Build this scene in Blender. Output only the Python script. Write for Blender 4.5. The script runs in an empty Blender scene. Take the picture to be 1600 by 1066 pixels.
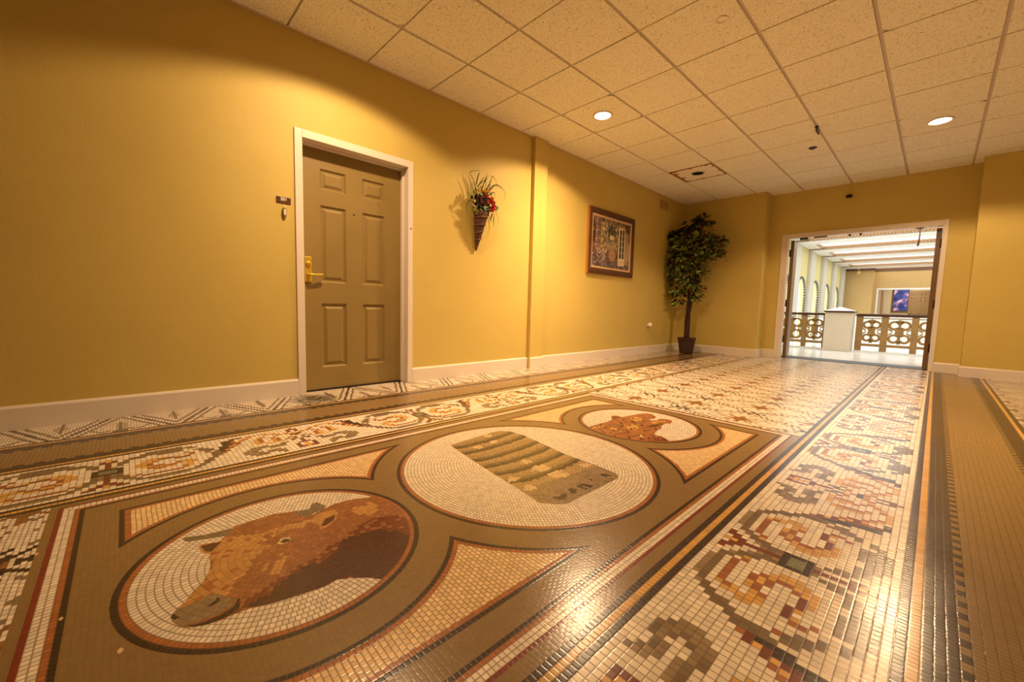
import bpy, bmesh, math, random
import numpy as np
from mathutils import Vector, Matrix
random.seed(7)
PI = math.pi
SC = bpy.context.scene
COL = SC.collection

# ------------------------------------------------------------------ camera, world, light, exposure
CAM_Z = 0.747
yaw, pitch, roll = 0.80676423, -0.08318863, 0.02561662
fwd = Vector((-math.sin(yaw) * math.cos(pitch), math.cos(yaw) * math.cos(pitch), math.sin(pitch)))
rgt = Vector((math.cos(yaw), math.sin(yaw), 0))
upv = rgt.cross(fwd)
r2 = rgt * math.cos(roll) + upv * math.sin(roll)
u2 = -rgt * math.sin(roll) + upv * math.cos(roll)
cam_data = bpy.data.cameras.new('camera')
cam_data.sensor_fit = 'HORIZONTAL'
cam_data.sensor_width = 36.0
cam_data.lens = 632.0867 / 1600 * 36.0
cam_data.clip_start = 0.02
cam_data.clip_end = 200
cam = bpy.data.objects.new('camera', cam_data)
COL.objects.link(cam)
M = Matrix((r2, u2, -fwd)).transposed().to_4x4()
M.translation = (0, 0, CAM_Z)
cam.matrix_world = M
SC.camera = cam

world = bpy.data.worlds.new('world')
SC.world = world
world.use_nodes = True
bg = world.node_tree.nodes['Background']
bg.inputs[0].default_value = (0.8, 0.88, 1.0, 1)
bg.inputs[1].default_value = 0.05

SC.view_settings.view_transform = 'Standard'
SC.view_settings.look = 'None'
SC.view_settings.gamma = 1
SC.view_settings.use_curve_mapping = False
SC.view_settings.exposure = 0.15

LAMP_COLOR = (1.0, 0.66, 0.36)
LAMP_WATT = 270.0
BEAM_POWER = 4.0     # each lamp: an even wide flood plus a centre beam that falls off with this power of the cosine
SKYLIGHT = 2.5
WALL_RGB = (204, 181, 100)
CEIL_RGB = (244, 240, 220)
DOOR_RGB = (140, 118, 66)
SPOT_DEG, SPOT_BLEND = 147.0, 0.22
DOWNLIGHTS = [  # x, y, wide flood, centre beam
    (-2.567, 1.247, .255, .85), (-2.567, 3.686, .19, 2.15),
    (-0.129, 3.686, .11, 1.05), (-0.129, 6.124, .42, .68),
]
DEAD_LIGHT = (-2.567, 6.124)

# ------------------------------------------------------------------ room numbers
XW = -3.47          # left wall plane
ZC = 2.765          # ceiling
YN, YF, YR = 7.77, 8.10, 7.80   # far wall: left return, door bay, right return
XS1, XS2 = -2.09, 0.265         # edges of the door bay
XR, YB = 3.7, -3.4              # right wall, back wall (out of the frame)

# ------------------------------------------------------------------ helpers
def s2l(c):
    c = c / 255.0
    return c / 12.92 if c <= 0.04045 else ((c + 0.055) / 1.055) ** 2.4

def rgb(r, g, b):
    return (s2l(r), s2l(g), s2l(b), 1)

MATS = {}
def mat(name, color, rough=0.5, metal=0.0, noise=0.0, nscale=8.0, bump=0.0, bscale=40.0, spec=0.5, emit=None, estr=0.0, coat=0.0):
    if name in MATS:
        return MATS[name]
    m = bpy.data.materials.new(name)
    m.use_nodes = True
    nt = m.node_tree
    p = nt.nodes['Principled BSDF']
    p.inputs['Base Color'].default_value = color
    p.inputs['Roughness'].default_value = rough
    p.inputs['Metallic'].default_value = metal
    p.inputs['Specular IOR Level'].default_value = spec
    p.inputs['Coat Weight'].default_value = coat
    if emit:
        p.inputs['Emission Color'].default_value = emit
        p.inputs['Emission Strength'].default_value = estr
    tc = nt.nodes.new('ShaderNodeTexCoord')
    if noise > 0:
        n = nt.nodes.new('ShaderNodeTexNoise')
        n.inputs['Scale'].default_value = nscale
        n.inputs['Detail'].default_value = 5
        nt.links.new(tc.outputs['Object'], n.inputs['Vector'])
        mr = nt.nodes.new('ShaderNodeMapRange')
        mr.inputs['From Min'].default_value = 0.3
        mr.inputs['From Max'].default_value = 0.7
        mr.inputs['To Min'].default_value = 1 - noise
        mr.inputs['To Max'].default_value = 1 + noise
        nt.links.new(n.outputs['Fac'], mr.inputs['Value'])
        mx = nt.nodes.new('ShaderNodeVectorMath')
        mx.operation = 'SCALE'
        mx.inputs[0].default_value = color[:3]
        nt.links.new(mr.outputs['Result'], mx.inputs['Scale'])
        nt.links.new(mx.outputs['Vector'], p.inputs['Base Color'])
    if bump > 0:
        n = nt.nodes.new('ShaderNodeTexNoise')
        n.inputs['Scale'].default_value = bscale
        n.inputs['Detail'].default_value = 4
        nt.links.new(tc.outputs['Object'], n.inputs['Vector'])
        b = nt.nodes.new('ShaderNodeBump')
        b.inputs['Strength'].default_value = bump
        b.inputs['Distance'].default_value = 0.01
        nt.links.new(n.outputs['Fac'], b.inputs['Height'])
        nt.links.new(b.outputs['Normal'], p.inputs['Normal'])
    MATS[name] = m
    return m

def obj(name, bm, m, parent=None, loc=None, smooth=False, bevel=0.0):
    """link one bmesh as one mesh object; coordinates are world unless the parent sits elsewhere"""
    me = bpy.data.meshes.new(name)
    bm.normal_update()
    bm.to_mesh(me)
    bm.free()
    for mm in (m if isinstance(m, (list, tuple)) else [m]):
        me.materials.append(mm)
    if smooth:
        for f in me.polygons:
            f.use_smooth = True
    o = bpy.data.objects.new(name, me)
    COL.objects.link(o)
    if parent is not None:
        o.parent = parent
        o.location = -Vector(parent.location) if loc is None else loc
        if loc is None and parent.parent is not None:
            o.location = -(Vector(parent.location) + Vector(parent.parent.location))
    elif loc is not None:
        o.location = loc
    if bevel > 0:
        b = o.modifiers.new('bevel', 'BEVEL')
        b.width = bevel
        b.segments = 2
        b.limit_method = 'ANGLE'
        b.angle_limit = math.radians(40)
    return o

def lpart(name, bm, m, parent, **k):
    """a part whose mesh is already in its parent's local coordinates"""
    return obj(name, bm, m, parent, loc=(0, 0, 0), **k)

def thing(name, label, cat, loc=(0, 0, 0), group=None, rotz=0.0):
    o = bpy.data.objects.new(name, None)
    o.empty_display_size = 0.1
    COL.objects.link(o)
    o.location = loc
    o.rotation_euler = (0, 0, rotz)
    return tag(o, label, cat, group)

def tag(o, label, cat, group=None, kind=None):
    o['label'] = label
    o['category'] = cat
    if group:
        o['group'] = group
    if kind:
        o['kind'] = kind
    return o

def struct(o, label, cat):
    return tag(o, label, cat, None, 'structure')

def dup(root, loc, label, rotz=None):
    r = root.copy()
    COL.objects.link(r)
    r.location = loc
    if rotz is not None:
        r.rotation_euler = (0, 0, rotz)
    r['label'] = label
    for ch in list(root.children):
        c = ch.copy()
        COL.objects.link(c)
        c.parent = r
        for g in ch.children:
            d = g.copy()
            COL.objects.link(d)
            d.parent = c
    return r

def box(bm, x0, x1, y0, y1, z0, z1, mi=0):
    v = [bm.verts.new((x, y, z)) for x in (x0, x1) for y in (y0, y1) for z in (z0, z1)]
    for q in ((0, 1, 3, 2), (4, 6, 7, 5), (0, 4, 5, 1), (2, 3, 7, 6), (0, 2, 6, 4), (1, 5, 7, 3)):
        f = bm.faces.new([v[i] for i in q])
        f.material_index = mi
    return v

def boxes(*bs):
    bm = bmesh.new()
    for b in bs:
        box(bm, *b)
    return bm

def lathe(bm, prof, cx=0, cy=0, cz=0, seg=32, cap=True, mi=0):
    rings = []
    for r, z in prof:
        if r < 1e-5:
            rings.append([bm.verts.new((cx, cy, cz + z))])
        else:
            rings.append([bm.verts.new((cx + r * math.cos(2 * PI * i / seg), cy + r * math.sin(2 * PI * i / seg), cz + z)) for i in range(seg)])
    for a, b in zip(rings, rings[1:]):
        for i in range(seg):
            j = (i + 1) % seg
            if len(a) == 1 and len(b) == 1:
                continue
            if len(a) == 1:
                f = bm.faces.new((a[0], b[j], b[i]))
            elif len(b) == 1:
                f = bm.faces.new((a[i], a[j], b[0]))
            else:
                f = bm.faces.new((a[i], a[j], b[j], b[i]))
            f.material_index = mi
            f.smooth = True
    return rings

def tube(bm, pts, rad, seg=8, mi=0, cap=True):
    pts = [Vector(p) for p in pts]
    n = len(pts)
    rads = rad if isinstance(rad, (list, tuple)) else [rad] * n
    up = Vector((0.31, 0.52, 0.79)).normalized()
    rings = []
    for i, p in enumerate(pts):
        t = (pts[min(i + 1, n - 1)] - pts[max(i - 1, 0)]).normalized()
        a = t.cross(up)
        if a.length < 1e-4:
            a = t.cross(Vector((1, 0, 0)))
        a.normalize()
        b = t.cross(a)
        rings.append([bm.verts.new(p + (a * math.cos(2 * PI * k / seg) + b * math.sin(2 * PI * k / seg)) * rads[i]) for k in range(seg)])
    for a, b in zip(rings, rings[1:]):
        for i in range(seg):
            j = (i + 1) % seg
            f = bm.faces.new((a[i], a[j], b[j], b[i]))
            f.smooth = True
            f.material_index = mi
    if cap:
        for rg in (rings[0][::-1], rings[-1]):
            f = bm.faces.new(rg)
            f.material_index = mi

def prism(bm, poly, axis, a0, a1, mi=0):
    """extrude a 2-D polygon: axis 'x' -> poly is (y,z), 'y' -> (x,z), 'z' -> (x,y)"""
    def P(p, a):
        return {'x': (a, p[0], p[1]), 'y': (p[0], a, p[1]), 'z': (p[0], p[1], a)}[axis]
    A = [bm.verts.new(P(p, a0)) for p in poly]
    B = [bm.verts.new(P(p, a1)) for p in poly]
    n = len(poly)
    f1 = bm.faces.new(A)
    f2 = bm.faces.new(B[::-1])
    f1.material_index = f2.material_index = mi
    for i in range(n):
        f = bm.faces.new((A[i], B[i], B[(i + 1) % n], A[(i + 1) % n]))
        f.material_index = mi
    bmesh.ops.recalc_face_normals(bm, faces=bm.faces)
# ------------------------------------------------------------------ mosaic floor: tesserae colours and heights computed tile by tile
PALS = {'W': (222, 208, 186), 'C': (224, 190, 140), 'o': (138, 116, 88), 'g': (112, 93, 70), 'R': (112, 52, 38), 'O': (152, 88, 54),
        'Y': (204, 156, 84), 'K': (52, 38, 32), 'N': (116, 120, 92), 'b': (130, 104, 66), 'B': (112, 60, 36), 's': (136, 92, 54), 'm': (156, 102, 62), 'v': (78, 46, 34), 'q': (162, 98, 56), 'D': (120, 46, 36),
        'r': (146, 92, 56), 'n': (84, 50, 36), 'y': (186, 136, 76), 'G': (122, 106, 84), 'e': (150, 126, 88), 'f': (108, 90, 62), 'h': (162, 134, 92), 't': (206, 178, 132)}
PKEY = list(PALS)
PIDX = {k: i for i, k in enumerate(PKEY)}
PAL = np.array([PALS[k] for k in PKEY], dtype=np.float32) / 255.0
XB, XP, YP = -1.311, -1.317, 1.385     # axis of the borders, centre of the picture panel

SCROLL_RUNS = {
    1: 'R2-3 Y0 o7-13 g33', 2: 'Y0 R1-2 g5-14 o15 g27-29 g32 o33 R37-38 Y39',
    3: 'R0-1 o4 g5 g15-16 g26 o27-29 g30-31 o32-33 R37 Y38-39', 4: 'R0 g3-4 O6-12 Y13 g16-17 o25-27 g28 o30-32 R37 Y39',
    5: 'R0 o2 g3 Y4 O5 O13 Y14 g17-18 o25-26 g27 R37 Y39', 6: 'R0 o1 g2-3 Y13-14 g17-18 o25-27 g28 o31-34 R38-39',
    7: 'R0 g1-2 O8-9 Y10-11 Y14-15 g18-19 o26-30 g31-34 R39', 8: 'R0 o1 g2 O7 Y8-9 O10-11 Y12-15 g19-20 o27-28 g29-30 g34-35 R39',
    9: 'K0-2 Y6-7 O8-9 O12 Y13-14 g19-20 O21 R39 g37', 10: 'N0-1 K2 Y5-6 O7 g19-20 R21-22 Y31-35 g37-38',
    11: 'N0-1 K2 Y5-6 O7 g19-20 K21 Y22 Y29-30 Y33 O34 O36 g38', 12: 'K0-2 Y5-7 O8 R12-14 O18 g20 K21 R22-23 Y28-29 O30 Y32-33 O34 O37 Y38',
    13: 'R0 o1 Y6-8 R9-11 Y12 Y14 O15 g18-19 K21-22 Y23 O24 Y29 O30 Y33 O34 O39', 14: 'R0 g2 Y7-10 O15 g17-19 K21-22 R23 Y24 O25 Y29 O30 O33 K38-39',
    15: 'R0 g2-3 O14 g17-18 K22 R23-25 Y29 O30 O34 Y37 O38 Y39', 16: 'R0 g2-3 g16-17 K22-23 O24 Y25 O26 Y30 O31 O35 Y36 O37 Y39',
    17: 'R0-1 g3-6 g9-13 K22-23 O24 Y26 O27 O34 Y35 R38', 18: 'Y0 R1 g4-13 g15-16 K22-23 R24 Y27 O28 O32 Y33-34 R38',
    19: 'Y0 g6-15 K24-25 R26 Y28-32 R38-39', 20: 'g7-13 R39'}
SCROLL = np.full((40, 22), PIDX['W'], dtype=np.uint8)
for c_, runs in SCROLL_RUNS.items():
    for rn in runs.split():
        a_, _, b_ = rn[1:].partition('-')
        SCROLL[int(a_):int(b_ or a_) + 1, c_] = PIDX[rn[0]]

PIC = {
'bull':[(-1.189,0.049),(-1.21,0.061),(-1.229,0.079),(-1.26,0.099),(-1.29,0.123),(-1.332,0.14),(-1.365,0.148),(-1.407,0.149),(-1.423,0.155),(-1.458,0.167),(-1.495,0.194),(-1.525,0.219),(-1.552,0.235),(-1.556,0.28),(-1.555,0.352),(-1.53,0.417),(-1.463,0.448),(-1.482,0.501),(-1.494,0.536),(-1.487,0.597),(-1.46,0.66),(-1.485,0.722),(-1.305,0.736),(-1.072,0.692),(-0.932,0.558),(-0.957,0.489),(-0.985,0.478),(-1.016,0.454),(-1.037,0.429),(-1.064,0.389),(-1.058,0.355),(-1.068,0.295),(-1.081,0.24),(-1.097,0.192),(-1.102,0.161),(-1.099,0.137),(-1.106,0.106),(-1.121,0.079),(-1.139,0.062),(-1.165,0.052)],
'bull_tan':[(-1.202,0.054),(-1.229,0.079),(-1.26,0.099),(-1.29,0.123),(-1.332,0.14),(-1.365,0.148),(-1.407,0.149),(-1.432,0.158),(-1.49,0.193),(-1.482,0.224),(-1.473,0.264),(-1.423,0.292),(-1.357,0.296),(-1.326,0.253),(-1.284,0.228),(-1.226,0.185),(-1.184,0.156),(-1.216,0.129),(-1.213,0.101),(-1.205,0.067)],
'bull_red':[(-1.109,0.162),(-1.137,0.2),(-1.149,0.232),(-1.173,0.287),(-1.2,0.347),(-1.207,0.387),(-1.234,0.436),(-1.271,0.51),(-1.303,0.589),(-1.281,0.668),(-1.167,0.711),(-0.952,0.604),(-0.957,0.489),(-1.037,0.429),(-1.064,0.389),(-1.068,0.295),(-1.097,0.192)],
'bull_dark':[(-1.109,0.187),(-1.124,0.242),(-1.149,0.272),(-1.177,0.349),(-1.174,0.4),(-1.209,0.437),(-1.243,0.482),(-1.226,0.578),(-1.172,0.624),(-1.039,0.658),(-0.92,0.53),(-0.985,0.478),(-1.037,0.429),(-1.064,0.389),(-1.068,0.295),(-1.081,0.24)],
'muzzle':[(-1.189,0.049),(-1.21,0.061),(-1.209,0.084),(-1.213,0.101),(-1.217,0.119),(-1.214,0.139),(-1.181,0.16),(-1.157,0.168),(-1.137,0.16),(-1.128,0.125),(-1.129,0.092),(-1.137,0.062),(-1.162,0.052)],
'lip':[(-1.133,0.076),(-1.116,0.085),(-1.104,0.112),(-1.104,0.151),(-1.12,0.175),(-1.153,0.182),(-1.157,0.177),(-1.132,0.166),(-1.121,0.14),(-1.119,0.107),(-1.124,0.086)],
'nostril1':[(-1.187,0.05),(-1.198,0.055),(-1.174,0.065),(-1.174,0.055)],
'nostril2':[(-1.175,0.117),(-1.186,0.136),(-1.196,0.14),(-1.186,0.145),(-1.174,0.141),(-1.168,0.123)],
'horn1':[(-1.564,0.101),(-1.577,0.108),(-1.553,0.157),(-1.547,0.202),(-1.544,0.229),(-1.498,0.213),(-1.524,0.154),(-1.541,0.113)],
'horn2':[(-1.513,0.409),(-1.526,0.422),(-1.513,0.455),(-1.548,0.474),(-1.551,0.491),(-1.502,0.508),(-1.473,0.492),(-1.474,0.463),(-1.459,0.436),(-1.482,0.415)],
'ear1':[(-1.495,0.135),(-1.494,0.151),(-1.475,0.202),(-1.448,0.179),(-1.428,0.161),(-1.422,0.151),(-1.441,0.14),(-1.47,0.134)],
'ear1in':[(-1.488,0.139),(-1.487,0.154),(-1.475,0.191),(-1.453,0.173),(-1.434,0.158),(-1.448,0.145)],
'ear2':[(-1.427,0.426),(-1.46,0.47),(-1.453,0.521),(-1.422,0.523),(-1.377,0.5),(-1.349,0.455),(-1.353,0.439),(-1.38,0.446)],
'ear2in':[(-1.369,0.446),(-1.408,0.476),(-1.413,0.51),(-1.38,0.492),(-1.363,0.46)],
'eye':[(-1.358,0.322),(-1.365,0.336),(-1.356,0.348),(-1.343,0.342),(-1.344,0.328)],
'eyew':[(-1.35,0.311),(-1.377,0.329),(-1.368,0.351),(-1.351,0.352),(-1.341,0.339),(-1.34,0.322)],
'blaze':[(-1.407,0.559),(-1.422,0.59),(-1.41,0.624),(-1.431,0.64),(-1.383,0.655),(-1.343,0.633),(-1.338,0.592),(-1.378,0.565)],
'cheek':[(-1.242,0.253),(-1.279,0.269),(-1.257,0.282),(-1.301,0.306),(-1.264,0.342),(-1.242,0.322),(-1.245,0.296),(-1.202,0.298),(-1.195,0.263)],
'brow':[(-1.44,0.257),(-1.456,0.299),(-1.45,0.337),(-1.44,0.413),(-1.427,0.437),(-1.397,0.406),(-1.413,0.348),(-1.401,0.316)],
'lion':[(-1.476,2.112),(-1.474,2.172),(-1.471,2.233),(-1.464,2.313),(-1.473,2.376),(-1.515,2.427),(-1.532,2.473),(-1.507,2.491),(-1.468,2.486),(-1.456,2.534),(-1.445,2.611),(-1.428,2.689),(-1.402,2.735),(-1.368,2.736),(-1.316,2.692),(-1.3,2.632),(-1.315,2.588),(-1.288,2.571),(-1.269,2.627),(-1.274,2.665),(-1.235,2.689),(-1.203,2.69),(-1.182,2.654),(-1.169,2.598),(-1.192,2.581),(-1.189,2.538),(-1.177,2.485),(-1.157,2.454),(-1.156,2.401),(-1.145,2.353),(-1.134,2.307),(-1.103,2.286),(-1.074,2.293),(-1.032,2.262),(-1.001,2.246),(-1.023,2.15),(-1.188,2.018),(-1.377,2.007)],
'lion_mouth':[(-1.251,2.415),(-1.231,2.463),(-1.215,2.518),(-1.207,2.539),(-1.198,2.458),(-1.217,2.435)],
'lion_gold':[(-1.344,2.321),(-1.337,2.389),(-1.304,2.395),(-1.268,2.372),(-1.254,2.323),(-1.271,2.259),(-1.303,2.284)],
'lion_gold2':[(-1.416,2.499),(-1.409,2.574),(-1.361,2.568),(-1.326,2.511),(-1.339,2.458)],
'lion_gold3':[(-1.39,2.198),(-1.382,2.23),(-1.3,2.202),(-1.272,2.186),(-1.321,2.177)],
'lion_gold4':[(-1.466,2.147),(-1.46,2.246),(-1.436,2.254),(-1.417,2.153),(-1.44,2.103)],
'lion_gold5':[(-1.268,2.534),(-1.256,2.611),(-1.223,2.665),(-1.212,2.604),(-1.244,2.505)],
'lion_gold6':[(-1.177,2.215),(-1.164,2.221),(-1.134,2.173),(-1.149,2.172)],
'lion_dark':[(-1.403,2.294),(-1.383,2.331),(-1.337,2.286),(-1.33,2.251),(-1.361,2.256)],
'lion_dark2':[(-1.342,2.541),(-1.321,2.555),(-1.288,2.51),(-1.297,2.475)],
'lion_dark3':[(-1.416,2.499),(-1.404,2.54),(-1.384,2.513),(-1.389,2.47)],
'lion_red':[(-1.127,2.199),(-1.102,2.268),(-1.071,2.287),(-1.032,2.262),(-1.001,2.246),(-1.023,2.15),(-1.111,2.094)],
'lion_red2':[(-1.515,2.439),(-1.504,2.486),(-1.471,2.483),(-1.476,2.41)],
'lion_red3':[(-1.393,2.69),(-1.352,2.714),(-1.315,2.68),(-1.328,2.623)],
'bale':[(-1.746,1.235),(-1.755,1.283),(-1.767,1.456),(-1.778,1.553),(-1.769,1.611),(-1.721,1.652),(-1.625,1.665),(-1.417,1.635),(-1.276,1.612),(-1.164,1.609),(-1.076,1.611),(-0.96,1.6),(-0.936,1.585),(-0.924,1.556),(-0.923,1.365),(-0.923,1.205),(-0.931,1.18),(-0.985,1.134),(-1.006,1.124),(-1.059,1.135),(-1.155,1.15),(-1.272,1.164),(-1.467,1.19)],
'tufts':[(-1.746,1.499),(-1.644,1.447),(-1.632,1.33),(-1.325,1.382),(-1.224,1.381),(-1.125,1.385),(-1.22,1.196),(-1.113,1.191),(-1.112,1.568)],
'marks':[(-0.973,1.228),(-0.981,1.305),(-0.968,1.378),(-0.999,1.448),(-0.981,1.546)],
'seam':[(-1.091,1.128),(-1.086,1.337),(-1.086,1.577)],
}

def inpoly(X, Y, poly):
    r = np.zeros(X.shape, dtype=bool)
    n = len(poly)
    for i in range(n):
        xa, ya = poly[i]
        xb, yb = poly[(i + 1) % n]
        if ya == yb:
            continue
        c = ((ya > Y) != (yb > Y)) & (X < (xb - xa) * (Y - ya) / (yb - ya) + xa)
        r ^= c
    return r

def hsh(i, k=0):
    i = (i.astype(np.int64) * 2654435761 + k * 40503 + 12345) & 0xffffffff
    i = ((i >> 16) ^ i) * 73244475 & 0xffffffff
    i = ((i >> 16) ^ i) * 73244475 & 0xffffffff
    return ((i >> 8) & 0xffff).astype(np.float32) / 65535.0

def mosaic(X, Y):
    """X, Y flat arrays -> palette index, distance to the nearest joint, tile id, place inside the tile"""
    n = X.size
    col = np.full(n, PIDX['W'], dtype=np.uint8)
    gd = np.full(n, 1.0, dtype=np.float32)
    tid = np.zeros(n, dtype=np.int64)
    tu = np.zeros(n, dtype=np.float32)
    tv = np.zeros(n, dtype=np.float32)

    def lay(idx, u, v, w, h, seed, c=None):
        fu, fv = np.floor(u), np.floor(v)
        du, dv = u - fu, v - fv
        gd[idx] = np.minimum(np.minimum(du, 1 - du) * w, np.minimum(dv, 1 - dv) * h)
        tid[idx] = (fu * 7349 + fv * 91513 + seed * 62711).astype(np.int64)
        tu[idx] = du - 0.5
        tv[idx] = dv - 0.5
        if c is not None:
            col[idx] = PIDX[c] if isinstance(c, str) else c
        return fu, fv

    d = np.abs(X - XB)
    # plain line courses of the side borders
    for a, b, c, w in ((0.793, 0.814, 'K', .0205), (0.814, 0.835, 'Y', .0205), (0.835, 0.856, 'K', .0205),
                       (1.301, 1.323, 'K', .0215), (1.323, 1.345, 'Y', .0215), (1.345, 1.405, 'n', .02),
                       (1.405, 1.425, 'b', .02), (1.425, 1.66, 'b', .0196), (1.66, 1.68, 'b', .02), (1.68, 1.745, 'n', .0215), (1.745, 1.766, 'Y', .021), (1.766, 1.79, 'n', .024)):
        i = np.nonzero((d >= a) & (d < b))[0]
        if i.size:
            fu, fv = lay(i, (d[i] - a) / w, Y[i] / .0155 + (0.5 if c == 'b' else 0.0), w, .0155, int(a * 1000), c)
            if c == 'n':
                col[i] = PIDX['K']
            if abs(b - a - .02) < 1e-6 and c == 'b':
                t = np.mod(fv, 4) < 2
                col[i[t]] = PIDX['K']
    # scroll border
    i = np.nonzero((d >= .856) & (d < 1.301))[0]
    if i.size:
        u = (d[i] - .856) / .445 * 22
        v = (Y[i] - 1.430) / .01936 + .5
        fu, fv = lay(i, u, v, .0202, .01936, 3)
        a = np.abs(np.mod(fv + 39, 78) - 39).astype(int)
        col[i] = SCROLL[np.clip(a, 0, 39), np.clip(fu.astype(int), 0, 21)]
    # white zigzag field against the walls
    i = np.nonzero(d >= 1.79)[0]
    if i.size:
        w = .0125
        u, v = (d[i] - 1.79) / w, Y[i] / w
        fu, fv = lay(i, u + .5 * np.mod(np.floor(v), 2), v, w, w, 5, 'W')
        s = (np.floor(u) + .5) * w
        yy = (fv + .5) * w
        ph = np.mod(yy + .285 + .2432, .4865) - .2432
        q = np.abs(ph) - .026 - s * .47
        col[i[np.abs(q) < .0105]] = PIDX['K']
        col[i[(np.abs(q + .045) < .009) & (s > .02)]] = PIDX['g']
        col[i[np.abs(q - .045) < .009]] = PIDX['g']
        k1 = (np.abs(ph) < .034 * (1 - np.abs(s - .24) / .10)) & (np.mod(np.floor(u), 2) == 0)
        k1 |= (np.abs(ph) < .007) & (s > .12) & (s < .36)
        q2 = .2432 - np.abs(ph)
        k1 |= (q2 < .035) & (s < .035)
        k1 |= (q2 < .007) & (s < .24)
        k1 |= (q2 < .024) & (s < .20) & (np.mod(np.floor(u), 2) == 1)
        k1 |= (np.abs(s - .03 - .5 * (q2 - .04) - .02 * np.sin(q2 * 60)) < .012) & (q2 > .03) & (q2 < .13)
        col[i[k1]] = PIDX['g']
        if i.size:
            e = i[s > 1.0]
            col[e] = PIDX['W']
    # centre strip: star fields and the picture panel
    xp, yp = X - XP, Y - YP
    ax, ay = np.abs(xp), np.abs(yp)
    cen = d < .793
    i = np.nonzero(cen & (ay > 1.60))[0]
    if i.size:
        w, h = .0205, .0125
        v = Y[i] / h
        u = (X[i] - XP) / w + .5 * np.mod(np.floor(v), 2)
        fu, fv = lay(i, u, v, w, h, 7, 'W')
        xc = (fu + .5 - .5 * np.mod(fv, 2)) * w
        yc = (fv + .5) * h
        k = np.round(xc / .409)
        dx = xc - k * .409
        base = np.where(np.mod(k, 2) == 0, 3.376, 3.129) + np.where(yc < 1, -.132, 0)
        dy = np.mod(yc - base + .2515, .503) - .2515
        # lattice of diamonds round the stars: outlined edges with a dotted middle, dark bow-tie knots where they cross
        e = (np.abs(dx) / .409 + np.abs(dy) / .2515 - 1) * .2142
        e += .012 * np.sin(np.abs(dx) * 15.4)
        ae = np.abs(e)
        col[i[(hsh(tid[i], 9) < .05) & (ae > .05)]] = PIDX['G']
        col[i[(np.abs(e + .075) < .008) & (np.mod(fu, 3) == 0)]] = PIDX['o']
        col[i[(ae > .020) & (ae < .032)]] = PIDX['G']
        col[i[(ae < .012) & (np.mod(fu, 2) == 0)]] = PIDX['f']
        vy = np.minimum(np.abs(np.abs(dy) - .2515), 1)
        kx = (np.abs(dx) < .10) & (vy < .060)
        col[i[kx]] = PIDX['W']
        kn = (vy < .014) & (np.abs(dx) > .035) & (np.abs(dx) < .10) & (np.abs(np.abs(dx) - .066) > .008)
        kn |= (np.abs(dx) < .013) & (vy > .020) & (vy < .062)
        kn |= (np.abs(np.abs(dx) - .02 - vy) < .012) & (vy < .055)
        col[i[kn]] = PIDX['K']
        col[i[(np.abs(dx) < .014) & (vy < .010)]] = PIDX['s']
        st = (np.abs(dx) < .013) & (np.abs(dy) < .10)
        st |= (np.abs(dy) < .010) & (np.abs(dx) < .125)
        st |= (np.abs(dx) / .075 + np.abs(dy) / .066 < 1)
        st |= (np.abs(np.abs(dx) - np.abs(dy) * 1.2) < .014) & (np.abs(dy) < .072)
        col[i[st]] = PIDX['s']
        col[i[(np.abs(dx) / .03 + np.abs(dy) / .03 < 1)]] = PIDX['r']
        col[i[(np.abs(dx) < .02) & (np.abs(dy) < .007)]] = PIDX['K']
    # brown ground of the panel
    pn = cen & (ay <= 1.60)
    i = np.nonzero(pn)[0]
    if i.size:
        v = Y[i] / .0125
        lay(i, X[i] / .0145 + .5 * np.mod(np.floor(v), 2), v, .0145, .0125, 9, 'b')
        gd[i] += .0004
        e = np.maximum(ax - .695, ay - 1.512)
        side = (ax - .695) > (ay - 1.512)
        for a, b, c, w in ((0, .013, 'K', .013), (.013, .026, 'q', .013), (.026, .0555, 'W', .01475), (.0555, .067, 'D', .0115)):
            j = np.nonzero(pn & (e >= a) & (e < b))[0]
            if j.size:
                along = np.where(side[j], Y[j], X[j])
                lay(j, (e[j] - a) / w, along / .0145 + (37 if a else 0), w, .0145, int(a * 1000) + 11, c)
        r0 = np.hypot(xp, yp)
        yq = ay - 1.05
        r1 = np.hypot(xp, yq)
        # spandrels
        f = np.minimum(np.minimum(.617 - ax, 1.427 - ay), np.minimum(r0 - .704, r1 - .488))
        j = np.nonzero(pn & (f > 0))[0]
        if j.size:
            v = Y[j] / .0135
            lay(j, X[j] / .0185 + .5 * np.mod(np.floor(v), 2) + .05 * np.sin(v * 1.7), v + .05 * np.sin(X[j] * 40), .0185, .0135, 15, 'C')
            m_ = np.argmin(np.stack([.617 - ax[j], 1.427 - ay[j], r0[j] - .704, r1[j] - .488]), axis=0)
            along = np.choose(m_, [Y[j], X[j], np.arctan2(yp[j], xp[j]) * .71, np.arctan2(yq[j], xp[j]) * .5])
            for a, b, c in ((0, .014, 'K'), (.014, .029, 'q')):
                k = (f[j] >= a) & (f[j] < b)
                lay(j[k], (f[j][k] - a) / (b - a), along[k] / .0145 + a * 900, .0145, .0145, 17, c)
        # medallions
        for cy, R in ((0, .609), (1, .39), (-1, .39)):
            yc = yp - cy * 1.05
            rr = np.hypot(xp, yc)
            th = np.arctan2(yc, xp)
            for a, b, c in ((R - .015, R, 'K'), (R - .030, R - .015, 'q')):
                k = np.nonzero(pn & (rr >= a) & (rr < b))[0]
                if k.size:
                    lay(k, (rr[k] - a) / (b - a), th[k] * R / .0145, .015, .0145, 19 + cy, c)
            Ri = R - .030
            k = np.nonzero(pn & (rr < Ri))[0]
            if not k.size:
                continue
            w = .0172 if cy else .0150
            ring = np.floor((Ri - rr[k]) / w)
            rc = np.maximum(Ri - (ring + .5) * w, .004)
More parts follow.
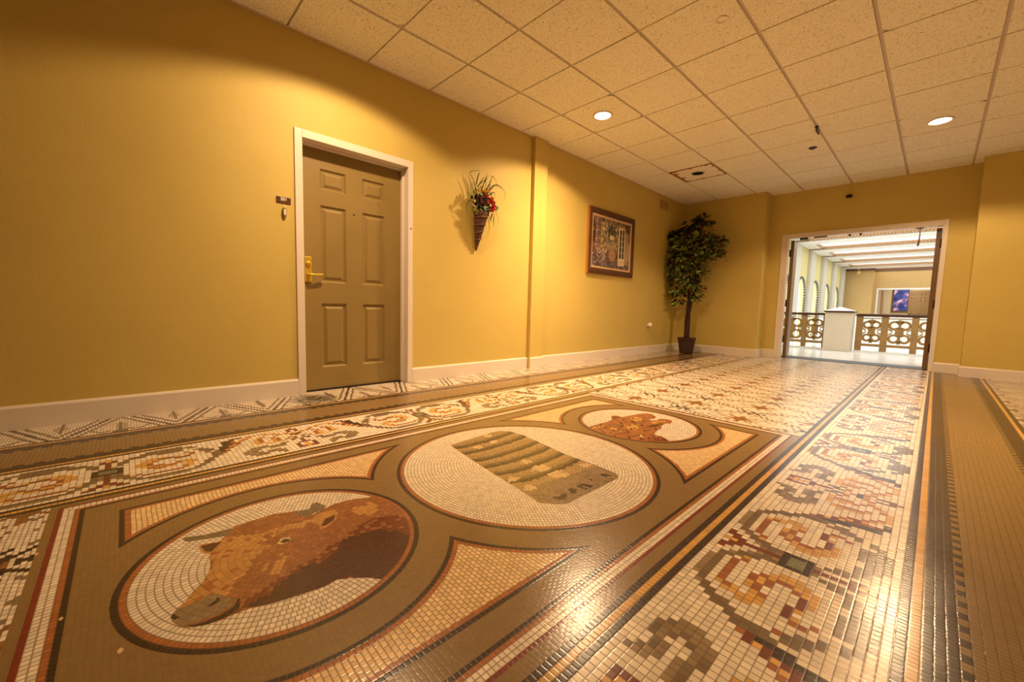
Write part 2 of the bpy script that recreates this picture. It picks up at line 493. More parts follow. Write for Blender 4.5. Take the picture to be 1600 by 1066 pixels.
            nn = np.maximum(np.round(2 * PI * rc / (.0135 if cy else .0125)), 3)
            u = (Ri - rr[k]) / w
            v = th[k] / (2 * PI) * nn + ring * .37
            fu, fv = lay(k, u, v, w, .0135, 23 + cy, 'W')
            tc = (fv + .5 - ring * .37) / nn * 2 * PI
            xc = XP + rc * np.cos(tc)
            yk = YP + cy * 1.05 + rc * np.sin(tc)
            Xk, Yk = X[k], Y[k]
            hh = hsh(tid[k], 5)

            def paint(nm, c, blocky=True, prob=1.0):
                q_ = inpoly(xc, yk, PIC[nm]) if blocky else inpoly(Xk, Yk, PIC[nm])
                if prob < 1:
                    q_ &= hsh(tid[k], len(nm) * 7) < prob
                if 'sil' in state:
                    q_ &= state['sil']
                col[k[q_]] = PIDX[c]
                return q_
            state = {}
            if cy == -1:
                sil = inpoly(Xk, Yk, PIC['bull'])
                col[k[sil]] = PIDX['r']
                state['sil'] = sil
                col[k[sil & (hh < .3)]] = PIDX['m']
                paint('bull_tan', 'y')
                col[k[inpoly(xc, yk, PIC['bull_tan']) & sil & (hh < .12)]] = PIDX['q']
                paint('brow', 'y', prob=.6)
                paint('cheek', 'y', prob=.7)
                paint('bull_red', 'B')
                col[k[inpoly(xc, yk, PIC['bull_red']) & sil & (hh < .25)]] = PIDX['r']
                paint('bull_dark', 'v')
                paint('blaze', 'y')
                for nm, c in (('muzzle', 'o'), ('lip', 'K'), ('nostril1', 'K'), ('nostril2', 'K')):
                    paint(nm, c, False)
                state.pop('sil')
                for nm, c in (('horn1', 'G'), ('horn2', 'G'), ('ear1', 'y'), ('ear1in', 'n'), ('ear2', 'y'), ('ear2in', 'n'), ('eyew', 'C'), ('eye', 'K')):
                    paint(nm, c, False)
            elif cy == 1:
                sil = inpoly(Xk, Yk, PIC['lion'])
                col[k[sil]] = PIDX['q']
                state['sil'] = sil
                col[k[sil & (hh < .45)]] = PIDX['m']
                col[k[sil & (hh > .95)]] = PIDX['n']
                for nm, c, p_ in (('lion_gold', 'Y', .9), ('lion_gold2', 'Y', .7), ('lion_gold3', 'Y', .8), ('lion_gold4', 'Y', .5), ('lion_gold5', 'Y', .5), ('lion_gold6', 'C', 1), ('lion_red', 'B', .6), ('lion_red2', 'B', .8), ('lion_red3', 'r', .9), ('lion_dark', 'g', .7), ('lion_dark2', 'g', .9), ('lion_dark3', 'g', .6)):
                    paint(nm, c, True, p_)
                hair = np.sin(xc * 95 + 2.6 * np.sin(yk * 42) + yk * 50) > .90
                col[k[sil & hair & (hh < .75) & (yk < 2.50)]] = PIDX['n']
                paint('lion_mouth', 'n', False)
            else:
                sil = inpoly(Xk, Yk, PIC['bale'])
                # bale: hoops of shaded courses; each hoop bends at both ends
                bx = np.where(sil, Xk, 0)
                ty = np.clip((Yk - 1.40) / .25, -1, 1)
                bend = -.05 * np.abs(ty) ** 3 + .03 * np.clip(ty, 0, 1) ** 3
                base = PIDX['e'] * np.ones(k.size, dtype=np.uint8)
                xs = Xk - bend + .012 * (hh - .5)
                for hx in (-1.672, -1.575, -1.46, -1.365, -1.262, -1.158):
                    q_ = xs - hx
                    base[(q_ > .012) & (q_ < .040)] = PIDX['h']
                    base[(q_ > -.036) & (q_ < .012)] = PIDX['f']
                    base[(q_ > -.016) & (q_ < .006)] = PIDX['K']
                end = Xk > -1.088 + .03 * ty
                base[end] = PIDX['o']
                base[end & (hh < .2)] = PIDX['G']
                base[(Xk > -1.128 + .03 * ty) & ~end] = PIDX['h']
                col[k[sil]] = base[sil]
                for tx_, ty_ in PIC['tufts']:
                    big = .042 if tx_ > -1.3 and ty_ > 1.3 and ty_ < 1.5 else .026
                    q_ = sil & (((xc - tx_) / big) ** 2 + ((yk - ty_) / (big * 1.25)) ** 2 < .45 + hh * .7)
                    col[k[q_]] = PIDX['t']
                for i_, (tx_, ty_) in enumerate(PIC['marks']):
                    q_ = sil & (np.abs(xc - tx_) < (.02, .016, .022, .008, .018)[i_]) & (np.abs(yk - ty_) < (.028, .018, .026, .01, .018)[i_]) & (hh < .75)
                    col[k[q_]] = PIDX['K']
    return col, gd, tid, tu, tv

def floor_image(name, x0, x1, y0, y1, px):
    W, H = int(round((x1 - x0) / px)), int(round((y1 - y0) / px))
    ca = np.ones((H, W, 4), dtype=np.float32)
    ha = np.ones((H, W, 4), dtype=np.float32)
    xs = (x0 + (np.arange(W) + .5) * px).astype(np.float64)
    grout = np.array((88, 68, 48), dtype=np.float32) / 255
    step = 200
    for r0 in range(0, H, step):
        r1 = min(H, r0 + step)
        ys = y0 + (np.arange(r0, r1) + .5) * px
        X, Y = [a.ravel() for a in np.meshgrid(xs, ys)]
        col, gd, tid, tu, tv = mosaic(X, Y)
        h1, h2, h3 = hsh(tid, 1), hsh(tid, 2), hsh(tid, 3)
        c = PAL[col] * (1 + np.where(col == PIDX['b'], .05, .13) * (h1 - .5))[:, None]
        cov = np.clip((.0010 - gd) / px + .5, 0, 1) * np.where(col == PIDX['b'], np.where(np.abs(X - XB) > 1.3, .8, .25), np.where(np.isin(col, [PIDX[q] for q in 'rmyBvoD']) & (np.abs(X - XB) < .75), .4, .75)).astype(np.float32)
        c = c * (1 - cov[:, None]) + grout * cov[:, None]
        wear = 1 + .035 * np.sin(X * 2.3 + 1.1 * np.sin(Y * 1.7)) * np.sin(Y * 1.9 + np.sin(X * 3.1))
        c *= wear[:, None]
        # a dark scuffed patch by the door and a few pale chips
        sm = np.exp(-(((X + 3.28) / .14) ** 2 + ((Y - 1.03) / .16) ** 2) ** 2) * (.75 + .25 * np.sin(X * 61 + 2 * np.sin(Y * 47)))
        c *= (1 - .62 * sm)[:, None]
        for qx, qy, qr in ((-1.14, -.035, .009), (-1.744, -.212, .008), (-1.348, -.135, .007)):
            c[((X - qx) / qr) ** 2 + ((Y - qy) / (qr * .5)) ** 2 < 1] = (.80, .68, .50)
        ca[r0:r1, :, :3] = np.clip(c, 0, 1).reshape(r1 - r0, W, 3)
        dep = np.clip(gd / .0028, 0, 1)
        dep = dep * dep * (3 - 2 * dep)
        hgt = .3 + np.where(col == PIDX['b'], .08, .16) * dep + tu * (h2 - .5) * .16 + tv * (h3 - .5) * .16
        ha[r0:r1, :, :3] = np.clip(hgt, 0, 1).reshape(r1 - r0, W)[:, :, None]
    imgs = []
    for nm, a, cs in ((name + '_colour', ca, 'sRGB'), (name + '_height', ha, 'Non-Color')):
        im = bpy.data.images.new(nm, W, H, alpha=False, float_buffer=False)
        im.colorspace_settings.name = cs
        im.pixels.foreach_set(a.ravel())
        im.update()
        imgs.append(im)
    return imgs

def floor_material(name, x0, x1, y0, y1, px, bump):
    ci, hi = floor_image(name, x0, x1, y0, y1, px)
    m = bpy.data.materials.new(name)
    m.use_nodes = True
    nt = m.node_tree
    p = nt.nodes['Principled BSDF']
    uv = nt.nodes.new('ShaderNodeUVMap')
    tc = nt.nodes.new('ShaderNodeTexImage')
    tc.image = ci
    tc.extension = 'EXTEND'
    th = nt.nodes.new('ShaderNodeTexImage')
    th.image = hi
    th.extension = 'EXTEND'
    nt.links.new(uv.outputs['UV'], tc.inputs['Vector'])
    nt.links.new(uv.outputs['UV'], th.inputs['Vector'])
    nt.links.new(tc.outputs['Color'], p.inputs['Base Color'])
    b = nt.nodes.new('ShaderNodeBump')
    b.inputs['Strength'].default_value = bump
    b.inputs['Distance'].default_value = 0.001
    nt.links.new(th.outputs['Color'], b.inputs['Height'])
    nt.links.new(b.outputs['Normal'], p.inputs['Normal'])
    geo = nt.nodes.new('ShaderNodeTexCoord')
    nz = nt.nodes.new('ShaderNodeTexNoise')
    nz.inputs['Scale'].default_value = 3.0
    nz.inputs['Detail'].default_value = 6
    nt.links.new(geo.outputs['Object'], nz.inputs['Vector'])
    mr = nt.nodes.new('ShaderNodeMapRange')
    mr.inputs['To Min'].default_value = FLOOR_ROUGH - .06
    mr.inputs['To Max'].default_value = FLOOR_ROUGH + .10
    nt.links.new(nz.outputs['Fac'], mr.inputs['Value'])
    nt.links.new(mr.outputs['Result'], p.inputs['Roughness'])
    p.inputs['Specular IOR Level'].default_value = 0.5
    return m

FLOOR_ROUGH = 0.20
FX0, FX1, FXN, FY0, FYM, FY1 = XW - .14, 1.9, 0.75, -0.95, 3.3, 8.36
near_m = floor_material('mosaic_near', FX0, FXN, FY0, FYM, .0016, 1.0)
far_m = floor_material('mosaic_far', FX0, FX1, FYM, FY1, .0021, 0.9)
side_m = mat('plain_tessera', rgb(196, 176, 146), .3, noise=.12, nscale=30)
bm = bmesh.new()
uvl = bm.loops.layers.uv.new('UVMap')
def fquad(x0, x1, y0, y1, mi, rect=None):
    v = [bm.verts.new(q) for q in ((x0, y0, 0), (x1, y0, 0), (x1, y1, 0), (x0, y1, 0))]
    f = bm.faces.new(v)
    f.material_index = mi
    a, b_, c, d_ = rect or (x0, x1, y0, y1)
    for lp in f.loops:
        lp[uvl].uv = ((lp.vert.co.x - a) / (b_ - a), (lp.vert.co.y - c) / (d_ - c))
fquad(FX0, FXN, FY0, FYM, 0)
fquad(FX0, FX1, FYM, FY1, 1)
fquad(FXN, FX1, FY0, FYM, 2)
fquad(FX1, XR, YB, FY1, 2)
fquad(FX0, FX1, YB, FY0, 2)
floor = obj('floor', bm, [near_m, far_m, side_m])
struct(floor, 'mosaic tile floor with scroll borders and a three medallion panel', 'floor')
# ------------------------------------------------------------------ shell
paint = mat('gold_wall_paint', rgb(*WALL_RGB), .55, noise=.03, nscale=2.5, bump=.12, bscale=160, spec=.3)
white = mat('white_trim_paint', rgb(226, 214, 200), .38, noise=.02, nscale=5)
WT = .25
unseen = mat('unseen_wall_dimmed', rgb(120, 96, 62), .6, noise=.03, nscale=2.5)  # out-of-view wall colour, darkened to cut bounced light
def wall(name, bm, label, m=None):
    return struct(obj(name, bm, m or paint), label, 'wall')
DY0, DY1, DZ = .995, 1.972, 2.045           # hole for the guest room door
wall('wall_left', boxes((XW - WT, XW, YB, DY0, 0, ZC + .1), (XW - WT, XW, DY1, YF + .3, 0, ZC + .1), (XW - WT, XW, DY0, DY1, DZ, ZC + .1)),
     'long gold painted left wall with guest room door')
OX0, OX1, OZ = -1.86, -.02, 2.045
wall('wall_far', boxes((XW - WT, XS1, YN, YF + WT, 0, ZC + .1), (XS1, OX0, YF, YF + WT, 0, ZC + .1), (OX0, OX1, YF, YF + WT, OZ, ZC + .1),
                       (OX1, XS2, YF, YF + WT, 0, ZC + .1), (XS2, XR + WT, YR, YF + WT, 0, ZC + .1)),
     'gold painted end wall with wide double doorway')
wall('wall_right', boxes((XR, XR + WT, YB, YF, 0, ZC + .1)), 'gold painted right wall outside the picture')
wall('wall_back', boxes((XW - WT, XR + WT, YB - WT, YB, 0, ZC + .1)), 'unseen tan wall behind the viewpoint, darkened to cut bounced light', unseen)
pl = obj('column', boxes((XW, -3.418, 3.58, 3.805, 0, ZC)), paint, bevel=.004)
struct(pl, 'shallow gold painted pilaster on the left wall', 'column')

# baseboards, with a small eased top edge
def base_run(name, label, runs):
    bm = bmesh.new()
    for ax, p, sgn, a0, a1 in runs:
        prof = [(0, 0), (.015, 0), (.015, .122), (.009, .134), (0, .136)]
        if ax == 'y':      # runs along y, sticking out in +x * sgn from x = p
            prism(bm, [(p + sgn * t, z) for t, z in prof], 'y', a0, a1)
        else:
            prism(bm, [(p + sgn * t, z) for t, z in prof], 'x', a0, a1)
    bmesh.ops.recalc_face_normals(bm, faces=bm.faces)
    return struct(obj(name, bm, white), label, 'baseboard')
base_run('baseboard_left', 'white baseboard along the long left wall',
         [('y', XW, 1, YB, .978), ('y', XW, 1, 1.990, 3.58), ('y', -3.418, 1, 3.575, 3.81), ('y', XW, 1, 3.805, YN)])
base_run('baseboard_far', 'white baseboard along the end wall',
         [('x', YN, -1, XW, XS1 + .015), ('y', XS1, 1, YN, YF), ('x', YF, -1, XS1, -1.905), ('x', YF, -1, .022, XS2), ('y', XS2, -1, YR, YF), ('x', YR, -1, XS2 - .015, XR)])
base_run('baseboard_right', 'white baseboard along the right wall', [('y', XR, -1, YB, YR)])

# ceiling: acoustic tiles hung in a metal grid, holes where the downlights sit
PT, GX0, GY0 = .6096, -3.4815, 1.552
tile_m = mat('acoustic_tile', rgb(*CEIL_RGB), .9, spec=.1)
nt = tile_m.node_tree
pb = nt.nodes['Principled BSDF']
tcn = nt.nodes.new('ShaderNodeTexCoord')
n1 = nt.nodes.new('ShaderNodeTexNoise')
n1.inputs['Scale'].default_value = 92
n1.inputs['Detail'].default_value = 3
n1.inputs['Roughness'].default_value = .65
n1.inputs['Distortion'].default_value = .8
n2 = nt.nodes.new('ShaderNodeTexNoise')
n2.inputs['Scale'].default_value = 190
nt.links.new(tcn.outputs['Object'], n1.inputs['Vector'])
nt.links.new(tcn.outputs['Object'], n2.inputs['Vector'])
cr = nt.nodes.new('ShaderNodeValToRGB')
cr.color_ramp.elements[0].position = .36
cr.color_ramp.elements[0].color = rgb(CEIL_RGB[0] * .76, CEIL_RGB[1] * .74, CEIL_RGB[2] * .7)
cr.color_ramp.elements[1].position = .44
cr.color_ramp.elements[1].color = rgb(*CEIL_RGB)
nt.links.new(n1.outputs['Fac'], cr.inputs['Fac'])
nt.links.new(cr.outputs['Color'], pb.inputs['Base Color'])
bn = nt.nodes.new('ShaderNodeBump')
bn.inputs['Strength'].default_value = .5
bn.inputs['Distance'].default_value = .004
adn = nt.nodes.new('ShaderNodeMath')
adn.operation = 'MINIMUM'
mrn = nt.nodes.new('ShaderNodeMapRange')
mrn.inputs['From Min'].default_value = .34
mrn.inputs['From Max'].default_value = .46
nt.links.new(n1.outputs['Fac'], mrn.inputs['Value'])
nt.links.new(mrn.outputs['Result'], adn.inputs[0])
nt.links.new(n2.outputs['Fac'], adn.inputs[1])
nt.links.new(adn.outputs['Value'], bn.inputs['Height'])
nt.links.new(bn.outputs['Normal'], pb.inputs['Normal'])
bar_m = mat('ceiling_grid_metal', rgb(204, 190, 172), .6)
LIGHT_XY = [(x, y) for x, y, w, n in DOWNLIGHTS] + [DEAD_LIGHT]
CAN_R = .082
bm = bmesh.new()
i0, i1 = 0, int((XR - GX0) / PT) + 1
j0, j1 = int((YB - GY0) / PT) - 1, int((YF - GY0) / PT) + 1
for i in range(i0, i1 + 1):
    for j in range(j0, j1 + 1):
        g, h = .0125, .0070
        ax0, ax1 = GX0 + i * PT + g, GX0 + (i + 1) * PT - g
        ay0, ay1 = GY0 + j * PT + h, GY0 + (j + 1) * PT - h
        cx, cy = (ax0 + ax1) / 2, (ay0 + ay1) / 2
        hole = any(abs(cx - x) < .2 and abs(cy - y) < .2 for x, y in LIGHT_XY)
        a0, a1, b0, b1 = max(ax0, XW - .05), min(ax1, XR + .05), max(ay0, YB - .05), min(ay1, YF + .05)
        if a1 - a0 < .02 or b1 - b0 < .02:
            continue
        dz = random.uniform(-.0012, .0012)
        z0, z1 = ZC + dz, ZC + .022
        if not hole:
            v = box(bm, a0, a1, b0, b1, z0, z1)
        else:
            N = 40
            inn, out = [], []
            for k in range(N):
                t = 2 * PI * (k + .5) / N
                c, s = math.cos(t), math.sin(t)
                inn.append((cx + CAN_R * c, cy + CAN_R * s))
                q = .5 / max(abs(c), abs(s))
                out.append((cx + q * c * (PT - 2 * g), cy + q * s * (PT - 2 * h)))
            vi = [bm.verts.new((x, y, z0)) for x, y in inn]
            vt = [bm.verts.new((x, y, z1)) for x, y in inn]
            vo = [bm.verts.new((x, y, z0)) for x, y in out]
            vp = [bm.verts.new((x, y, z1)) for x, y in out]
            for k in range(N):
                l = (k + 1) % N
                bm.faces.new((vi[k], vo[k], vo[l], vi[l]))
                bm.faces.new((vi[k], vi[l], vt[l], vt[k]))
                bm.faces.new((vo[k], vp[k], vp[l], vo[l]))
bmesh.ops.recalc_face_normals(bm, faces=bm.faces)
for i in range(i0, i1 + 1):
    x = GX0 + i * PT
    box(bm, x - .020, x + .020, YB - .05, YF + .05, ZC + .0150, ZC + .03, 1)
for j in range(j0, j1 + 2):
    y = GY0 + j * PT
    box(bm, XW - .05, XR + .05, y - .012, y + .012, ZC + .0153, ZC + .03, 1)
ceil = obj('ceiling', bm, [tile_m, bar_m])
struct(ceil, 'suspended ceiling of square fissured acoustic tiles', 'ceiling')
# soffit slab above the tiles keeps daylight out of the plenum
slab = obj('ceiling', boxes((XW - WT, XR + WT, YB - WT, YF + WT, ZC + .32, ZC + .42)), mat('slab_concrete', rgb(120, 115, 108), .9, noise=.08))
struct(slab, 'concrete slab hidden above the acoustic tiles', 'ceiling')
# wall angle around the edge
bm = bmesh.new()
box(bm, XW, XW + .022, YB, YF, ZC - .002, ZC - .0005)
ang = obj('trim_1', bm, bar_m)
struct(ang, 'thin metal edge strip where ceiling meets the left wall', 'trim')

# ------------------------------------------------------------------ downlights
lens_m = mat('lamp_glow', rgb(255, 240, 214), .4, emit=(1.0, .86, .66, 1), estr=70)
can_m = mat('lamp_reflector', rgb(226, 214, 196), .25, metal=.8)
ring_m = mat('lamp_trim_ring', rgb(226, 216, 202), .4)
dark_m = mat('dead_lamp_black', rgb(26, 24, 24), .6, noise=.1)
LBL = ['lit recessed downlight above the guest room door, cut off by the top edge',
       'lit recessed downlight in the ceiling nearest the left wall pilaster',
       'lit recessed downlight cut off by the top edge of the frame at right',
       'lit recessed downlight in the ceiling before the double doorway']
def downlight(x, y, lab, wide, beam):
    watts = LAMP_WATT if wide else 0
    t = thing('ceiling_light', lab, 'ceiling light', (x, y, ZC), 'recessed ceiling downlights')
    bm = bmesh.new()
    lathe(bm, [(.104, -.002), (.104, -.006), (.098, -.009), (.084, -.007), (.080, .0)], seg=40)
    lpart('trim_ring', bm, ring_m, t)
    bm = bmesh.new()
    lathe(bm, [(.080, -.003), (.079, .02), (.074, .06), (.066, .095)], seg=40)
    lpart('reflector', bm, can_m if watts else dark_m, t)
    bm = bmesh.new()
    lathe(bm, [(.0, .030), (.03, .032), (.05, .042), (.062, .062), (.066, .09)] if watts else [(.0, .045), (.035, .05), (.066, .095)], seg=32)
    lpart('bulb', bm, lens_m if watts else dark_m, t)
    if watts:
        ld = bpy.data.lights.new('downlight_lamp', 'SPOT')
        ld.energy = watts
        ld.color = LAMP_COLOR
        ld.spot_size = math.radians(SPOT_DEG)
        ld.spot_blend = SPOT_BLEND
        ld.shadow_soft_size = .045
        ld.use_nodes = True
        ln = ld.node_tree
        em = next(n for n in ln.nodes if n.type == 'EMISSION')
        tcl = ln.nodes.new('ShaderNodeTexCoord')
        sx = ln.nodes.new('ShaderNodeSeparateXYZ')
        ab = ln.nodes.new('ShaderNodeMath')
        ab.operation = 'ABSOLUTE'
        pw = ln.nodes.new('ShaderNodeMath')
        pw.operation = 'POWER'
        pw.inputs[1].default_value = BEAM_POWER
        ma = ln.nodes.new('ShaderNodeMath')
        ma.operation = 'MULTIPLY_ADD'
        ma.inputs[1].default_value = beam
        ma.inputs[2].default_value = wide
        ln.links.new(tcl.outputs['Normal'], sx.inputs[0])
        ln.links.new(sx.outputs['Z'], ab.inputs[0])
        ln.links.new(ab.outputs[0], pw.inputs[0])
        ln.links.new(pw.outputs[0], ma.inputs[0])
        ln.links.new(ma.outputs[0], em.inputs['Strength'])
        lo = bpy.data.objects.new('downlight_lamp', ld)
        COL.objects.link(lo)
        lo.parent = t
        lo.location = (0, 0, -.012)
    return t
for (x, y, w, n), lab in zip(DOWNLIGHTS, LBL):
    downlight(x, y, lab, w, n)
dead = downlight(DEAD_LIGHT[0], DEAD_LIGHT[1], 'unlit black downlight in a stained tile near the corner plant', 0, 0)
# brown water stain round the edge of that tile
stain_m = mat('water_stain', rgb(170, 106, 54), .95, noise=.25, nscale=30)
bm = bmesh.new()
tx0, tx1, ty0, ty1 = GX0 + PT + .006, GX0 + 2 * PT - .006, GY0 + 7 * PT + .006, GY0 + 8 * PT - .006
random.seed(3)
def stain_side(ax, fixed, a0, a1, inward, wmul):
    n = 46
    prev = None
    for k in range(n + 1):
        a = a0 + (a1 - a0) * k / n
        w = (.016 + .020 * random.random() + .030 * max(0, math.sin(k * .37 + fixed)) ** 3) * wmul
        p, q = ((fixed, a), (fixed + inward * w, a)) if ax == 'y' else ((a, fixed), (a, fixed + inward * w))
        cur = (bm.verts.new((p[0], p[1], ZC - .0022)), bm.verts.new((q[0], q[1], ZC - .0022)))
        if prev:
            bm.faces.new((prev[0], prev[1], cur[1], cur[0]))
        prev = cur
stain_side('y', tx0, ty0, ty1, 1, 1.5)
stain_side('y', tx1, ty0, ty1, -1, .7)
stain_side('x', ty0, tx0, tx1, 1, 1.3)
stain_side('x', ty1, tx0, tx1, -1, .8)
st = obj('water_stain', bm, stain_m)
tag(st, 'brown water stain edging the tile with the unlit downlight', 'stain', None, 'structure')

# small things on the ceiling
black = mat('black_plastic', rgb(22, 20, 20), .5)
bm = boxes((-1.063, -1.027, 5.44, 5.452, ZC - .012, ZC + .002), (-1.051, -1.039, 5.43, 5.56, ZC - .055, ZC - .006))
tag(obj('grid_clip', bm, black, bevel=.003), 'small black clip hanging from a ceiling grid bar', 'clip')
bm = bmesh.new()
lathe(bm, [(0, -.018), (.02, -.018), (.042, -.006), (.045, 0)], -1.193, 6.10, ZC, 24)
tag(obj('fire_sprinkler', bm, black), 'small black round sprinkler in a ceiling tile', 'sprinkler')
bm = bmesh.new()
lathe(bm, [(.031, .0), (.034, -.004), (.040, -.004), (.042, .0)], -1.182, 3.06, ZC - .001, 28)
tag(obj('concealed_sprinkler', bm, tile_m), 'pale round concealed sprinkler plate in a ceiling tile', 'sprinkler')
bm = boxes((-1.10, -1.03, YF - .04, YF, 2.55, 2.59), (-1.08, -1.05, YF - .09, YF - .04, 2.565, 2.585))
tag(obj('wall_sensor', bm, black, bevel=.004), 'small black sensor on the end wall above the double doorway', 'sensor')

# ------------------------------------------------------------------ guest room door 201
door_m = mat('taupe_door_paint', rgb(*DOOR_RGB), .45, noise=.04, nscale=4, bump=.05, bscale=90)
brass = mat('polished_brass', rgb(222, 190, 72), .3, metal=.55, noise=.06, nscale=20)
dark_metal = mat('dark_bronze', rgb(58, 44, 36), .4, metal=.6)
d1 = thing('door_1', 'taupe six panel guest room door in a white frame', 'door', (XW, 1.484, 0))
d1['kind'] = 'structure'
FXo = XW + .014
bm = boxes((XW - .125, FXo, .978, 1.034, 0, 2.066), (XW - .125, FXo, 1.938, 1.990, 0, 2.066), (XW - .125, FXo, 1.034, 1.938, 2.006, 2.066))
fr = obj('door_frame', bm, white, d1, bevel=.003)
bm = boxes((XW - .108, XW - .070, 1.034, 1.050, 0, 2.006), (XW - .108, XW - .070, 1.922, 1.938, 0, 2.006), (XW - .108, XW - .070, 1.05, 1.922, 1.99, 2.006))
obj('door_stop', bm, white, d1, bevel=.002)
# leaf: the front face is a grid of stiles and rails with sunk, raised-field panels
XD = XW - .112
ly0, ly1, lz0, lz1 = 1.037, 1.935, .014, 2.003
PX = [(1.200, 1.412), (1.556, 1.766)]
PZ = [(.195, .740), (.915, 1.548), (1.674, 1.840)]
bm = bmesh.new()
ys = [ly0, PX[0][0], PX[0][1], PX[1][0], PX[1][1], ly1]
zs = [lz0, PZ[0][0], PZ[0][1], PZ[1][0], PZ[1][1], PZ[2][0], PZ[2][1], lz1]
def q4(a, b, c, d):
    bm.faces.new([bm.verts.new(p) for p in (a, b, c, d)])
for a in range(5):
    for b in range(7):
        y0, y1, z0, z1 = ys[a], ys[a + 1], zs[b], zs[b + 1]
        if a in (1, 3) and b in (1, 3, 5):
            lv = [(0, 0), (.012, -.014), (.024, -.014), (.046, -.003)]
            for (i1_, d1_), (i2_, d2_) in zip(lv, lv[1:]):
                A = [(XD + d1_, y0 + i1_, z0 + i1_), (XD + d1_, y1 - i1_, z0 + i1_), (XD + d1_, y1 - i1_, z1 - i1_), (XD + d1_, y0 + i1_, z1 - i1_)]
                B = [(XD + d2_, y0 + i2_, z0 + i2_), (XD + d2_, y1 - i2_, z0 + i2_), (XD + d2_, y1 - i2_, z1 - i2_), (XD + d2_, y0 + i2_, z1 - i2_)]
                for k in range(4):
                    l = (k + 1) % 4
                    q4(A[k], A[l], B[l], B[k])
            q4(*[(XD - .003, y, z) for y, z in ((y0 + .046, z0 + .046), (y1 - .046, z0 + .046), (y1 - .046, z1 - .046), (y0 + .046, z1 - .046))])
        else:
            q4((XD, y0, z0), (XD, y1, z0), (XD, y1, z1), (XD, y0, z1))
bmesh.ops.remove_doubles(bm, verts=bm.verts, dist=1e-5)
bmesh.ops.recalc_face_normals(bm, faces=bm.faces)
if sum(f.normal.x for f in bm.faces) < 0:
    bmesh.ops.reverse_faces(bm, faces=bm.faces)
box(bm, XD - .045, XD - .016, ly0, ly1, lz0, lz1)
leaf = obj('door_leaf', bm, door_m, d1)
obj('door_sweep', boxes((XD, XD + .008, ly0, ly1, .012, .045)), door_m, d1)
hp = obj('lock_plate', boxes((XD, XD + .009, 1.072, 1.126, .912, 1.117)), brass, d1, bevel=.003)
def sub(name, bm, m, par, **k):
    return obj(name, bm, m, par, loc=(0, 0, 0), **k)
bm = bmesh.new()
lathe(bm, [(.0, .022), (.011, .022), (.016, .014), (.019, 0)], seg=24)
bmesh.ops.rotate(bm, verts=bm.verts, cent=(0, 0, 0), matrix=Matrix.Rotation(PI / 2, 3, 'Y'))
bmesh.ops.translate(bm, verts=bm.verts, vec=(XD + .007, 1.098, 1.062))
box(bm, XD + .028, XD + .0295, 1.0965, 1.0995, 1.056, 1.068, 1)
sub('lock_cylinder', bm, [brass, dark_metal], hp)
bm = bmesh.new()
tube(bm, [(XD + .006, 1.098, .970), (XD + .03, 1.098, .970), (XD + .05, 1.100, .970)], [.014, .012, .011], 14)
tube(bm, [(XD + .05, 1.092, .970), (XD + .052, 1.11, .9705), (XD + .051, 1.14, .971), (XD + .048, 1.17, .973), (XD + .044, 1.196, .976), (XD + .043, 1.206, .977)], [.009, .0105, .0085, .011, .0105, .006], 14)
sub('lever_handle', bm, brass, hp)
bm = bmesh.new()
lathe(bm, [(.0, .004), (.005, .005), (.008, 0)], seg=16)
bmesh.ops.rotate(bm, verts=bm.verts, cent=(0, 0, 0), matrix=Matrix.Rotation(PI / 2, 3, 'Y'))
bmesh.ops.translate(bm, verts=bm.verts, vec=(XD, 1.481, 1.517))
obj('peephole', bm, dark_metal, d1)
obj('strike_bumper', boxes((FXo, FXo + .004, 1.962, 1.970, 1.452, 1.462)), dark_metal, d1)
obj('threshold', boxes((XW - .118, XW - .085, 1.034, 1.938, 0, .008)), dark_metal, d1)

# room number sign and bell
sg = thing('room_sign', 'small brown plate reading 201 beside the guest room door', 'sign', (XW, .899, 1.508))
brown_sign = mat('brown_sign_plastic', rgb(86, 48, 26), .4)
sw = mat('sign_lettering', rgb(244, 236, 222), .4)
lpart('plate', boxes((0, .006, -.049, .049, -.024, .024)), brown_sign, sg, bevel=.002)
cu = bpy.data.curves.new('room_number', 'FONT')
cu.body = '201'
cu.size = .031
cu.align_x = 'CENTER'
cu.align_y = 'CENTER'
cu.extrude = .0008
cu.offset = .0007
cu.materials.append(sw)
tmp = bpy.data.objects.new('room_number_text', cu)
COL.objects.link(tmp)
bpy.context.view_layer.update()
num = bpy.data.meshes.new_from_object(tmp.evaluated_get(bpy.context.evaluated_depsgraph_get()))
bpy.data.objects.remove(tmp)
to = bpy.data.objects.new('room_number', num)
COL.objects.link(to)
to.parent = sg
to.location = (.0068, 0, .006)
to.rotation_euler = (PI / 2, 0, PI / 2)
bm = bmesh.new()
for ch, pats in enumerate(((0, 2), (0, 1, 3), (0,))):
    for q in pats:
        lathe(bm, [(.0012, 0), (.0008, .0006), (0, .0008)], 0, 0, 0, 8)
        vs = bm.verts[-0:] if False else list(bm.verts)[-17:]
        bmesh.ops.rotate(bm, verts=vs, cent=(0, 0, 0), matrix=Matrix.Rotation(PI / 2, 3, 'Y'))
        bmesh.ops.translate(bm, verts=vs, vec=(.006, (ch - 1) * .010 + (q % 2) * .003, -.014 - (q // 2) * .003))
lpart('braille_dots', bm, sw, sg)
bl = thing('doorbell', 'small oval doorbell button on the wall under the room sign', 'doorbell', (XW, .902, 1.418))
bm = bmesh.new()
def oval(bm, ry, rz, x0, x1, n=24, mi=0):
    prism(bm, [(ry * math.copysign(abs(math.cos(t)) ** .7, math.cos(t)), rz * math.copysign(abs(math.sin(t)) ** .8, math.sin(t))) for t in [2 * PI * k / n for k in range(n)]], 'x', x0, x1, mi)
oval(bm, .0145, .040, 0, .017)
